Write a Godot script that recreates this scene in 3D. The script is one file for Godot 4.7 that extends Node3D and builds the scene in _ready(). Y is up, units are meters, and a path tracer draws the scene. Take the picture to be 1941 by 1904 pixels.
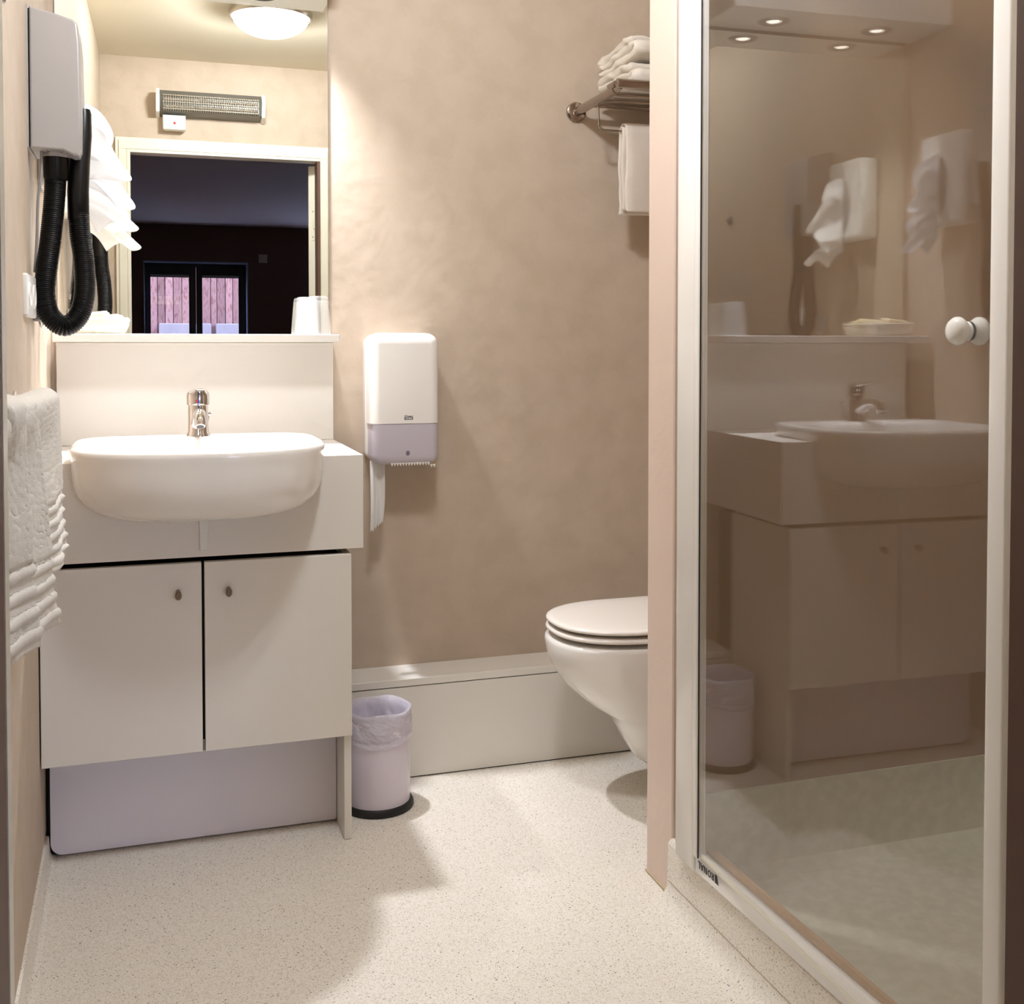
extends Node3D
# A small hotel bathroom seen from its doorway: x runs along the mirror wall, y is up, z comes
# from the mirror wall (z = 0) towards the doorway. Units are metres.

const EYE := Vector3(0.0, 1.15, 2.986)
var M := {}
var taken := {}
var rng := RandomNumberGenerator.new()
var sg := 1

# ------------------------------------------------------------------ naming and tree
func numbered(n: String) -> String:
	var k: int = taken.get(n, 0)
	taken[n] = k + 1
	return n if k == 0 else "%s_%03d" % [n, k]

func meta(o: Node, label: String, category: String, group := "") -> void:
	o.set_meta("label", label)
	o.set_meta("category", category)
	if group != "":
		o.set_meta("group", group)

func thing(n: String, label: String, category: String, at := Vector3.ZERO, group := "") -> Node3D:
	var o := Node3D.new()
	o.name = numbered(n)
	add_child(o, true)
	o.position = at
	meta(o, label, category, group)
	return o

func part(parent: Node3D, n: String, m: Mesh, mt: Material, label := "") -> MeshInstance3D:
	var o := MeshInstance3D.new()
	o.name = n if parent != self else numbered(n)
	o.mesh = m
	o.material_override = mt
	parent.add_child(o, true)
	if label != "":
		o.set_meta("label", label)
	return o

func struct(n: String, m: Mesh, mt: Material, label: String, category := "structure") -> MeshInstance3D:
	var o := part(self, n, m, mt, label)
	o.set_meta("kind", "structure")
	o.set_meta("category", category)
	return o

func structn(n: String, label: String, category := "structure") -> Node3D:
	var o := thing(n, label, category)
	o.set_meta("kind", "structure")
	return o

# ------------------------------------------------------------------ mesh helpers
func ST() -> SurfaceTool:
	var s := SurfaceTool.new()
	s.begin(Mesh.PRIMITIVE_TRIANGLES)
	return s

func done(s: SurfaceTool) -> ArrayMesh:
	s.generate_normals()
	return s.commit()

func newgroup(s: SurfaceTool) -> void:
	sg += 1
	s.set_smooth_group(sg)

func tri(s: SurfaceTool, a: Vector3, b: Vector3, c: Vector3, ua := Vector2.ZERO, ub := Vector2.ZERO, uc := Vector2.ZERO) -> void:
	s.set_uv(ua); s.add_vertex(a)
	s.set_uv(ub); s.add_vertex(b)
	s.set_uv(uc); s.add_vertex(c)

# outward is along (b-a)x(d-a)
func quad(s: SurfaceTool, a: Vector3, b: Vector3, c: Vector3, d: Vector3, ua := Vector2(0, 0), ub := Vector2(1, 0), uc := Vector2(1, 1), ud := Vector2(0, 1)) -> void:
	tri(s, a, d, b, ua, ud, ub)
	tri(s, b, d, c, ub, ud, uc)

func oquad(s: SurfaceTool, a: Vector3, b: Vector3, c: Vector3, d: Vector3, centre: Vector3) -> void:
	if (b - a).cross(d - a).dot((a + c) * 0.5 - centre) < 0:
		quad(s, a, d, c, b)
	else:
		quad(s, a, b, c, d)

# a box with chamfered edges
func cbox(s: SurfaceTool, lo: Vector3, hi: Vector3, b := 0.002) -> void:
	s.set_smooth_group(-1)
	var c := (lo + hi) * 0.5
	var h := (hi - lo) * 0.5
	b = minf(b, minf(h.x, minf(h.y, h.z)) * 0.49)
	for ax in 3:
		var u := (ax + 1) % 3
		var v := (ax + 2) % 3
		for sgn in [-1.0, 1.0]:
			var p := []
			for q in [[-1, -1], [1, -1], [1, 1], [-1, 1]]:
				var w := Vector3.ZERO
				w[ax] = sgn * h[ax]
				w[u] = q[0] * (h[u] - b)
				w[v] = q[1] * (h[v] - b)
				p.append(c + w)
			oquad(s, p[0], p[1], p[2], p[3], c)
		if b > 0.0:
			for q in [[-1, -1], [1, -1], [1, 1], [-1, 1]]:
				var e := []
				for k in [[0, -1], [0, 1], [1, 1], [1, -1]]:
					var w := Vector3.ZERO
					w[ax] = k[1] * (h[ax] - b)
					w[u] = q[0] * (h[u] - (b if k[0] == 1 else 0.0))
					w[v] = q[1] * (h[v] - (0.0 if k[0] == 1 else b))
					e.append(c + w)
				oquad(s, e[0], e[1], e[2], e[3], c)
	if b > 0.0:
		for x in [-1, 1]:
			for y in [-1, 1]:
				for z in [-1, 1]:
					var k := Vector3(x, y, z)
					var a1 := c + k * (h - Vector3(0, b, b))
					var a2 := c + k * (h - Vector3(b, 0, b))
					var a3 := c + k * (h - Vector3(b, b, 0))
					if (a3 - a1).cross(a2 - a1).dot(a1 - c) < 0:
						tri(s, a1, a3, a2)
					else:
						tri(s, a1, a2, a3)

func box(lo: Vector3, hi: Vector3, b := 0.002) -> ArrayMesh:
	var s := ST()
	cbox(s, lo, hi, b)
	return done(s)

# grid of points rows x columns; outward is along column step x row step (flip turns it over)
func sheet(s: SurfaceTool, rows: Array, closed := false, flip := false) -> void:
	var nr := rows.size()
	var nc: int = rows[0].size()
	var last := nc if closed else nc - 1
	for j in nr - 1:
		for i in last:
			var k := (i + 1) % nc
			var a: Vector3 = rows[j][i]
			var b: Vector3 = rows[j][k]
			var c: Vector3 = rows[j + 1][k]
			var d: Vector3 = rows[j + 1][i]
			var u0 := float(i) / last
			var u1 := float(i + 1) / last
			var v0 := float(j) / (nr - 1)
			var v1 := float(j + 1) / (nr - 1)
			if flip:
				quad(s, b, a, d, c, Vector2(u1, v0), Vector2(u0, v0), Vector2(u0, v1), Vector2(u1, v1))
			else:
				quad(s, a, b, c, d, Vector2(u0, v0), Vector2(u1, v0), Vector2(u1, v1), Vector2(u0, v1))

func fan(s: SurfaceTool, ring: Array, flip := false) -> void:
	var c := Vector3.ZERO
	for p in ring:
		c += p
	c /= ring.size()
	for i in ring.size():
		var a: Vector3 = ring[i]
		var b: Vector3 = ring[(i + 1) % ring.size()]
		if flip:
			tri(s, c, b, a)
		else:
			tri(s, c, a, b)

# profile: Vector2(radius, height) listed so that the outside is to its right when it climbs
func lathe(s: SurfaceTool, prof: Array, seg := 32, xf := Transform3D.IDENTITY, sharp := 35.0) -> void:
	newgroup(s)
	for j in prof.size() - 1:
		if j > 0:
			var d0: Vector2 = (prof[j] - prof[j - 1])
			var d1: Vector2 = (prof[j + 1] - prof[j])
			if absf(rad_to_deg(d0.angle_to(d1))) > sharp:
				newgroup(s)
		var rows := []
		for k in 2:
			var p: Vector2 = prof[j + k]
			var r := []
			for i in seg:
				var a := TAU * i / seg
				r.append(xf * Vector3(p.x * cos(a), p.y, p.x * sin(a)))
			rows.append(r)
		sheet(s, rows, true, true)

func lathed(prof: Array, seg := 32, xf := Transform3D.IDENTITY, sharp := 35.0) -> ArrayMesh:
	var s := ST()
	lathe(s, prof, seg, xf, sharp)
	return done(s)

# turns the y axis of a lathe towards dir and puts its origin at at
func along(at: Vector3, dir: Vector3) -> Transform3D:
	var y := dir.normalized()
	var t := Vector3.RIGHT if absf(y.x) < 0.9 else Vector3.FORWARD
	var x := t.slide(y).normalized()
	return Transform3D(Basis(x, y, x.cross(y)), at)

func offset_poly(p: Array, d: float) -> Array:   # inwards for a counter-clockwise polygon
	var out := []
	var n := p.size()
	for i in n:
		var a: Vector2 = p[(i + n - 1) % n]
		var b: Vector2 = p[i]
		var c: Vector2 = p[(i + 1) % n]
		var e0 := (b - a).normalized()
		var e1 := (c - b).normalized()
		var n0 := Vector2(-e0.y, e0.x)
		var n1 := Vector2(-e1.y, e1.x)
		var m := (n0 + n1)
		var l := m.length_squared()
		out.append(b + (m * (2.0 / maxf(l, 0.6))) * d)
	return out

# a polygon (counter-clockwise in its plane) pushed along xf.z from 0 to h, edges rounded by b
func prism(s: SurfaceTool, poly: Array, h: float, xf: Transform3D, b := 0.0, nb := 1, sharp := 30.0) -> void:
	var levels := []
	if b > 0.0:
		for k in nb + 1:
			var a := PI * 0.5 * k / nb
			levels.append([b * (1.0 - sin(a)), b * (1.0 - cos(a))])
		for k in nb + 1:
			var a := PI * 0.5 * (nb - k) / nb
			levels.append([b * (1.0 - sin(a)), h - b * (1.0 - cos(a))])
	else:
		levels = [[0.0, 0.0], [0.0, h]]
	var rings := []
	for l in levels:
		var q := offset_poly(poly, l[0]) if l[0] > 0.0 else poly
		var r := []
		for p in q:
			r.append(xf * Vector3(p.x, p.y, l[1]))
		rings.append(r)
	var n := poly.size()
	var groups := []
	newgroup(s)
	for i in n:
		var e0: Vector2 = poly[i] - poly[(i + n - 1) % n]
		var e1: Vector2 = poly[(i + 1) % n] - poly[i]
		if absf(rad_to_deg(e0.angle_to(e1))) > sharp:
			sg += 1
		groups.append(sg)
	var e0: Vector2 = poly[0] - poly[n - 1]
	var e1: Vector2 = poly[1] - poly[0]
	if absf(rad_to_deg(e0.angle_to(e1))) <= sharp:      # the first run continues the last
		var first: int = groups[0]
		var last: int = groups[n - 1]
		for i in n:
			if groups[i] == first:
				groups[i] = last
	for i in n:
		s.set_smooth_group(groups[i])
		var k := (i + 1) % n
		for j in rings.size() - 1:
			quad(s, rings[j][i], rings[j][k], rings[j + 1][k], rings[j + 1][i])
	s.set_smooth_group(-1)
	for top in [false, true]:
		var ring: Array = rings[rings.size() - 1] if top else rings[0]
		var flat := PackedVector2Array()
		var src: Array = offset_poly(poly, b) if b > 0.0 else poly
		for p in src:
			flat.append(p)
		var idx := Geometry2D.triangulate_polygon(flat)
		if idx.is_empty():
			print("cap failed ", xf.origin, " ", h, " ", poly[0])
		var want := xf.basis.z * (1.0 if top else -1.0)
		for t in range(0, idx.size(), 3):
			var a: Vector3 = ring[idx[t]]
			var bb: Vector3 = ring[idx[t + 1]]
			var c: Vector3 = ring[idx[t + 2]]
			if (c - a).cross(bb - a).dot(want) < 0:
				tri(s, a, c, bb)
			else:
				tri(s, a, bb, c)

func prismed(poly: Array, h: float, xf: Transform3D, b := 0.0, nb := 1, sharp := 30.0) -> ArrayMesh:
	var s := ST()
	prism(s, poly, h, xf, b, nb, sharp)
	return done(s)

# axes: XY plane pushed along +z ; ZY plane pushed along +x ; XZ plane pushed up
func xf_xy(z: float) -> Transform3D:
	return Transform3D(Basis.IDENTITY, Vector3(0, 0, z))
func xf_zy(x: float) -> Transform3D:     # poly (a, b) -> z = -a, y = b ; depth along +x
	return Transform3D(Basis(Vector3(0, 0, -1), Vector3(0, 1, 0), Vector3(1, 0, 0)), Vector3(x, 0, 0))
func xf_xz(y: float) -> Transform3D:     # poly (a, b) -> x = a, z = -b ; depth along +y
	return Transform3D(Basis(Vector3(1, 0, 0), Vector3(0, 0, -1), Vector3(0, 1, 0)), Vector3(0, y, 0))

func rrect(x0: float, y0: float, x1: float, y1: float, r: Array, n := 6) -> Array:   # radii: bl, br, tr, tl
	var out := []
	var cs := [[x0, y0, 1, 1, PI, r[0]], [x1, y0, -1, 1, PI * 1.5, r[1]], [x1, y1, -1, -1, 0.0, r[2]], [x0, y1, 1, -1, PI * 0.5, r[3]]]
	for c in cs:
		if c[5] <= 0.0:
			out.append(Vector2(c[0], c[1]))
			continue
		for k in n + 1:
			var a: float = c[4] + PI * 0.5 * k / n
			out.append(Vector2(c[0] + c[2] * c[5] + cos(a) * c[5], c[1] + c[3] * c[5] + sin(a) * c[5]))
	return out

func ellipse(cx: float, cy: float, rx: float, ry: float, n := 32) -> Array:
	var out := []
	for i in n:
		var a := TAU * i / n
		out.append(Vector2(cx + rx * cos(a), cy + ry * sin(a)))
	return out

func smooth_path(pts: Array, per := 8) -> Array:
	var out := []
	var n := pts.size()
	for i in n - 1:
		var p0: Variant = pts[maxi(i - 1, 0)]
		var p1: Variant = pts[i]
		var p2: Variant = pts[i + 1]
		var p3: Variant = pts[mini(i + 2, n - 1)]
		for k in per:
			out.append(p1.cubic_interpolate(p2, p0, p3, float(k) / per))
	out.append(pts[n - 1])
	return out

# a tube along pts; radii a number or one per point
func tube(s: SurfaceTool, pts: Array, radii: Variant, seg := 12, caps := true, squash := 1.0) -> void:
	newgroup(s)
	var rows := []
	var nrm := Vector3.ZERO
	for i in pts.size():
		var t: Vector3 = (pts[mini(i + 1, pts.size() - 1)] - pts[maxi(i - 1, 0)]).normalized()
		if i == 0:
			nrm = (Vector3.UP if absf(t.y) < 0.9 else Vector3.RIGHT).slide(t).normalized()
		else:
			nrm = nrm.slide(t).normalized()
		var bi := t.cross(nrm)
		var r: float = radii[i] if radii is Array else radii
		var row := []
		for k in seg:
			var a := TAU * k / seg
			row.append(pts[i] + nrm * cos(a) * r * squash + bi * sin(a) * r)
		rows.append(row)
	sheet(s, rows, true, false)
	if caps:
		s.set_smooth_group(-1)
		fan(s, rows[0], true)
		fan(s, rows[rows.size() - 1], false)

func tubed(pts: Array, radii: Variant, seg := 12, caps := true, squash := 1.0) -> ArrayMesh:
	var s := ST()
	tube(s, pts, radii, seg, caps, squash)
	return done(s)

# a cloth: mid surface f(i, j) -> Vector3 over a grid, given thickness
func cloth(nu: int, nv: int, f: Callable, thick: float) -> ArrayMesh:
	var mid := []
	for j in nv + 1:
		var row := []
		for i in nu + 1:
			row.append(f.call(float(i) / nu, float(j) / nv))
		mid.append(row)
	var front := []
	var back := []
	for j in nv + 1:
		var fr := []
		var bk := []
		for i in nu + 1:
			var du: Vector3 = mid[j][mini(i + 1, nu)] - mid[j][maxi(i - 1, 0)]
			var dv: Vector3 = mid[mini(j + 1, nv)][i] - mid[maxi(j - 1, 0)][i]
			var n := du.cross(dv).normalized()
			var edge := minf(minf(i, nu - i) / 2.0, minf(j, nv - j) / 2.0)
			var t := thick * 0.5 * sqrt(clampf(edge, 0.12, 1.0))
			fr.append(mid[j][i] + n * t)
			bk.append(mid[j][i] - n * t)
		front.append(fr)
		back.append(bk)
	var s := ST()
	newgroup(s)
	sheet(s, front, false, false)
	sheet(s, back, false, true)
	sheet(s, [back[0], front[0]], false, false)
	sheet(s, [front[nv], back[nv]], false, false)
	var l := [[], []]
	var r := [[], []]
	for j in nv + 1:
		l[0].append(front[j][0]); l[1].append(back[j][0])
		r[0].append(back[j][nu]); r[1].append(front[j][nu])
	sheet(s, l, false, false)
	sheet(s, r, false, false)
	return done(s)

func joined(meshes: Array) -> ArrayMesh:
	var s := ST()
	for m in meshes:
		s.append_from(m, 0, Transform3D.IDENTITY)
	return s.commit()

func arc(a: Vector3, b: Vector3, c: Vector3, r: float, n := 6) -> Array:   # rounded corner a-b-c
	var p := b + (a - b).normalized() * r
	var q := b + (c - b).normalized() * r
	var out := []
	for k in n + 1:
		var t := float(k) / n
		out.append(p.lerp(b, t).lerp(b.lerp(q, t), t))
	return out

# ------------------------------------------------------------------ materials
func C(r: int, g: int, b: int) -> Color:
	return Color8(r, g, b)

func mat(n: String, c: Color, rough := 0.5, metal := 0.0, spec := 0.5) -> StandardMaterial3D:
	var m := StandardMaterial3D.new()
	m.resource_name = n
	m.albedo_color = c
	m.roughness = rough
	m.metallic = metal
	m.metallic_specular = spec
	M[n] = m
	return m

func noise(freq: float, seed_: int, octaves := 4, kind := FastNoiseLite.TYPE_SIMPLEX_SMOOTH) -> FastNoiseLite:
	var f := FastNoiseLite.new()
	f.noise_type = kind
	f.seed = seed_
	f.frequency = freq
	f.fractal_octaves = octaves
	return f

func ntex(f: FastNoiseLite, size: int, cols: Array, at: Array) -> NoiseTexture2D:
	var t := NoiseTexture2D.new()
	t.width = size
	t.height = size
	t.seamless = true
	t.noise = f
	var g := Gradient.new()
	g.offsets = PackedFloat32Array(at)
	var pc := PackedColorArray()
	for c in cols:
		pc.append(c)
	g.colors = pc
	t.color_ramp = g
	return t

func bump(m: StandardMaterial3D, t: Texture2D, cm: float) -> void:
	m.heightmap_enabled = true
	m.heightmap_texture = t
	m.heightmap_scale = cm

func plaster(n: String, c: Color, amount: float) -> StandardMaterial3D:
	var m := mat(n, c, 0.62, 0.0, 0.4)
	var f := noise(0.009, 7, 5)
	f.domain_warp_enabled = true
	f.domain_warp_amplitude = 60.0
	f.domain_warp_frequency = 0.012
	var lo := Color(1.0 - amount, 1.0 - amount * 1.05, 1.0 - amount * 1.25)
	m.albedo_texture = ntex(f, 1024, [lo, Color(1.0 - amount * 0.45, 1.0 - amount * 0.5, 1.0 - amount * 0.5), Color.WHITE], [0.25, 0.5, 0.78])
	m.uv1_triplanar = true
	m.uv1_world_triplanar = true
	m.uv1_scale = Vector3.ONE * 0.9
	bump(m, ntex(noise(0.03, 11, 5), 512, [Color.BLACK, Color.WHITE], [0.2, 0.8]), 0.06)
	return m

func vinyl() -> StandardMaterial3D:
	# one square of 0.55 m of speckled vinyl: pale ground, thousands of fine flecks, some coarse chips
	var n := 1536
	var im := Image.create(n, n, false, Image.FORMAT_RGB8)
	im.fill(C(238, 231, 219))
	var r := RandomNumberGenerator.new()
	r.seed = 41
	var soft := [C(230, 220, 203), C(244, 237, 226), C(226, 215, 198), C(235, 226, 211)]
	for k in 26000:
		var w := r.randi_range(3, 10)
		var h := r.randi_range(3, 10)
		im.fill_rect(Rect2i(r.randi_range(0, n - 1), r.randi_range(0, n - 1), w, h), soft[r.randi() % 4])
	var fine := [C(188, 175, 156), C(172, 160, 144), C(196, 183, 163), C(160, 151, 140), C(180, 163, 140)]
	for k in 10000:
		chip(im, r, fine[r.randi() % 5], r.randf_range(2.0, 6.0), r.randf_range(0.7, 1.5))
	var dark := [C(126, 116, 108), C(106, 101, 104), C(120, 105, 92), C(100, 106, 108), C(138, 120, 104)]
	for k in 1500:
		chip(im, r, dark[r.randi() % 5], r.randf_range(2.5, 6.5), r.randf_range(1.0, 2.0))
	var hard := [C(58, 54, 60), C(50, 62, 66), C(72, 60, 50), C(44, 50, 72)]
	for k in 330:
		chip(im, r, hard[r.randi() % 4], r.randf_range(3.5, 8.5), r.randf_range(1.4, 3.2))
	var m := mat("speckled_vinyl", Color.WHITE, 0.42, 0.0, 0.45)
	m.albedo_texture = ImageTexture.create_from_image(im)
	m.uv1_triplanar = true
	m.uv1_world_triplanar = true
	m.uv1_triplanar_sharpness = 6.0
	m.uv1_scale = Vector3.ONE / 0.55
	return m

func chip(im: Image, r: RandomNumberGenerator, c: Color, l: float, w: float) -> void:
	var n := im.get_width()
	var a := r.randf() * PI
	var d := Vector2(cos(a), sin(a))
	var e := Vector2(-d.y, d.x)
	var p := Vector2(r.randf() * n, r.randf() * n)
	var steps := int(ceil(l))
	for i in steps + 1:
		var t := float(i) / steps
		var ww := w * (1.0 - absf(t - 0.45) * 0.9)
		var k := -ww
		while k <= ww:
			var q := p + d * (t - 0.5) * l + e * k
			im.set_pixel(posmod(int(q.x), n), posmod(int(q.y), n), c)
			k += 0.8

func make_materials() -> void:
	plaster("wall_plaster", C(198, 180, 160), 0.032)
	mat("pillar_paint", C(222, 200, 184), 0.5)
	bump(M.pillar_paint, ntex(noise(0.05, 3, 4), 512, [Color.BLACK, Color.WHITE], [0.2, 0.8]), 0.04)
	M.pillar_paint.uv1_triplanar = true
	M.pillar_paint.uv1_world_triplanar = true
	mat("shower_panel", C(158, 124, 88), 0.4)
	mat("pan_vinyl", C(206, 200, 178), 0.45)  # the floor vinyl again, its dimness behind glass put into the colour
	M.pan_vinyl.albedo_texture = ntex(noise(0.02, 33, 4), 512, [Color(0.95, 0.95, 0.94), Color.WHITE], [0.25, 0.75])
	M.pan_vinyl.uv1_triplanar = true
	M.pan_vinyl.uv1_world_triplanar = true
	M.pan_vinyl.uv1_scale = Vector3.ONE * 2.5
	mat("ceiling_paint", C(232, 222, 200), 0.7)
	vinyl()
	mat("melamine", C(232, 226, 217), 0.38)
	mat("melamine_dark", C(40, 36, 33), 0.7)
	mat("kick_board", C(240, 234, 240), 0.35)  # faint lilac of the bedroom daylight mixed into the board colour
	mat("ceramic", C(244, 239, 232), 0.12, 0.0, 0.55)
	M.ceramic.clearcoat_enabled = true
	M.ceramic.clearcoat = 0.5
	M.ceramic.clearcoat_roughness = 0.05
	mat("seat_plastic", C(242, 234, 224), 0.18)
	mat("chrome", C(222, 219, 217), 0.07, 1.0)
	mat("chrome_dull", C(190, 186, 182), 0.25, 1.0)
	mat("mirror_glass", Color(0.945, 0.945, 0.915), 0.0, 1.0)
	mat("mirror_edge", C(84, 82, 74), 0.3)
	mat("white_enamel", C(240, 236, 230), 0.15)
	mat("white_plastic", C(240, 237, 230), 0.3)
	mat("grey_plastic", C(150, 148, 146), 0.4)
	mat("silver_paint", C(180, 177, 176), 0.34, 0.35)
	mat("black_plastic", C(7, 6, 6), 0.3, 0.0, 0.4)
	mat("hose_black", C(6, 5, 5), 0.34, 0.0, 0.32)
	mat("brown_knob", C(120, 100, 84), 0.45)
	mat("dark", C(16, 14, 14), 0.6)
	mat("mesh_dark", C(90, 88, 86), 0.5, 0.6)
	mat("seal_brown", C(170, 134, 92), 0.55)
	mat("cream_paint", C(236, 230, 212), 0.35)
	mat("brown_paint", C(98, 68, 54), 0.55)
	mat("bed_wall", C(104, 76, 66), 0.7)
	mat("bed_ceiling", C(234, 214, 206), 0.8)
	mat("bed_floor", C(92, 70, 54), 0.5)
	mat("window_frame", C(30, 32, 40), 0.35)
	mat("switch_plate", C(190, 176, 160), 0.4)
	mat("lamp_ring", C(196, 190, 182), 0.2, 1.0)
	mat("paper", C(246, 243, 240), 0.9)
	M.paper.backlight_enabled = true
	M.paper.backlight = Color(0.9, 0.9, 0.9)
	mat("terry", C(252, 246, 236), 0.95, 0.0, 0.2)
	M.terry.rim_enabled = true
	M.terry.rim = 0.6
	bump(M.terry, ntex(noise(0.16, 5, 3), 512, [Color.BLACK, Color.WHITE], [0.25, 0.75]), 0.09)
	M.terry.uv1_triplanar = true
	M.terry.uv1_world_triplanar = true
	M.terry.uv1_scale = Vector3.ONE * 11.0
	mat("towel_flat", C(238, 226, 212), 0.9, 0.0, 0.2)
	bump(M.towel_flat, ntex(noise(0.2, 6, 2), 512, [Color.BLACK, Color.WHITE], [0.25, 0.75]), 0.12)
	M.towel_flat.uv1_triplanar = true
	M.towel_flat.uv1_world_triplanar = true
	M.towel_flat.uv1_scale = Vector3.ONE * 6.0
	mat("towel_soft", C(250, 240, 226), 0.95, 0.0, 0.15)
	bump(M.towel_soft, M.terry.heightmap_texture, 0.10)
	M.towel_soft.uv1_triplanar = true
	M.towel_soft.uv1_world_triplanar = true
	M.towel_soft.uv1_scale = Vector3.ONE * 11.0
	mat("rack_steel", C(176, 166, 158), 0.12, 1.0)
	mat("bin_enamel", C(224, 215, 226), 0.22)  # white bin, lilac cast of the daylight put into its colour
	mat("bin_base", C(22, 21, 22), 0.5)
	var l := mat("liner_film", Color(0.94, 0.92, 0.96, 0.5), 0.32)
	l.transparency = BaseMaterial3D.TRANSPARENCY_ALPHA
	var w := mat("window_smoke", Color(0.82, 0.79, 0.83, 0.88), 0.3)
	w.transparency = BaseMaterial3D.TRANSPARENCY_ALPHA
	var g := mat("shower_glass", Color(0.9, 0.96, 0.93, 0.02), 0.0, 0.0, 0.455)
	g.transparency = BaseMaterial3D.TRANSPARENCY_ALPHA
	var pg := mat("pane_glass", Color(1, 1, 1, 0.02), 0.0)
	pg.transparency = BaseMaterial3D.TRANSPARENCY_ALPHA
	var cup := mat("tumbler_film", Color(1.0, 1.0, 1.0, 0.10), 0.06)
	cup.transparency = BaseMaterial3D.TRANSPARENCY_ALPHA
	mat("wicker", C(238, 228, 212), 0.7)
	mat("soap", C(244, 228, 190), 0.45)
	mat("ink", C(40, 38, 40), 0.6)
	mat("ink_grey", C(96, 94, 94), 0.6)
	mat("icon_lilac", C(120, 112, 124), 0.5)
	mat("red_dot", C(196, 52, 44), 0.4)
	mat("blue_dot", C(36, 84, 168), 0.4)
	mat("heater_grey", C(120, 118, 112), 0.35, 0.4)
	mat("heater_wire", C(214, 206, 190), 0.3, 0.8)
	mat("vinyl_seam", C(176, 158, 132), 0.6)
	mat("sealant", C(196, 176, 140), 0.6)
	for k in 4:
		var pl := mat("plank_%d" % k, [C(140, 98, 92), C(130, 90, 84), C(148, 106, 99), C(122, 84, 78)][k], 0.8)
		pl.albedo_texture = ntex(noise(0.03, 20 + k, 4), 256, [Color(0.82, 0.72, 0.69), Color.WHITE], [0.28, 0.42])
		pl.uv1_triplanar = true
		pl.uv1_world_triplanar = true
		pl.uv1_scale = Vector3(4.0, 0.9, 4.0)
	mat("shutter_white", C(132, 118, 118), 0.5)

func glow(n: String, c: Color, e: float) -> StandardMaterial3D:
	var m := mat(n, Color.WHITE, 0.4)
	m.emission_enabled = true
	m.emission = c
	m.emission_energy_multiplier = e
	return m

# ------------------------------------------------------------------ scene
func _ready() -> void:
	rng.seed = 12
	# camera: level apart from a slight tilt, lens shifted down
	var cam := Camera3D.new()
	cam.name = "camera"
	cam.projection = Camera3D.PROJECTION_FRUSTUM
	cam.near = 0.05
	cam.far = 80.0
	cam.keep_aspect = Camera3D.KEEP_HEIGHT
	cam.size = 0.05 * 1904.0 / 2100.0
	cam.frustum_offset = Vector2(0.0, -0.05 * 238.3 / 2100.0)
	cam.position = EYE
	cam.rotation_degrees = Vector3(-1.6, -17.9, 0)
	add_child(cam)
	cam.current = true
	# environment: pale overcast sky, seen only through the bedroom window
	var we := WorldEnvironment.new()
	we.name = "world_environment"
	var env := Environment.new()
	env.background_mode = Environment.BG_SKY
	var sky := Sky.new()
	var sm := ProceduralSkyMaterial.new()
	sm.sky_top_color = Color(0.62, 0.72, 0.95)
	sm.sky_horizon_color = Color(0.86, 0.88, 0.96)
	sm.ground_bottom_color = Color(0.30, 0.30, 0.32)
	sm.ground_horizon_color = Color(0.55, 0.55, 0.58)
	sm.energy_multiplier = 14.5
	sky.sky_material = sm
	env.sky = sky
	env.tonemap_mode = Environment.TONE_MAPPER_LINEAR
	env.tonemap_exposure = 1.0
	env.sdfgi_enabled = true
	env.ssao_enabled = true
	env.ssil_enabled = true
	we.environment = env
	add_child(we)

	make_materials()
	room()
	bedroom()
	lamps()
	vanity()
	shower()
	toilet_corner()
	mirror_shelf()
	left_wall_things()
	small_things()

const LAMP_ENERGY := 1.42
const SPOT_ENERGY := 3.0
const LAMP_COLOR := Color(0.94, 0.965, 1.0)
const SPOT_COLOR := Color(0.95, 0.965, 1.0)

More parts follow.
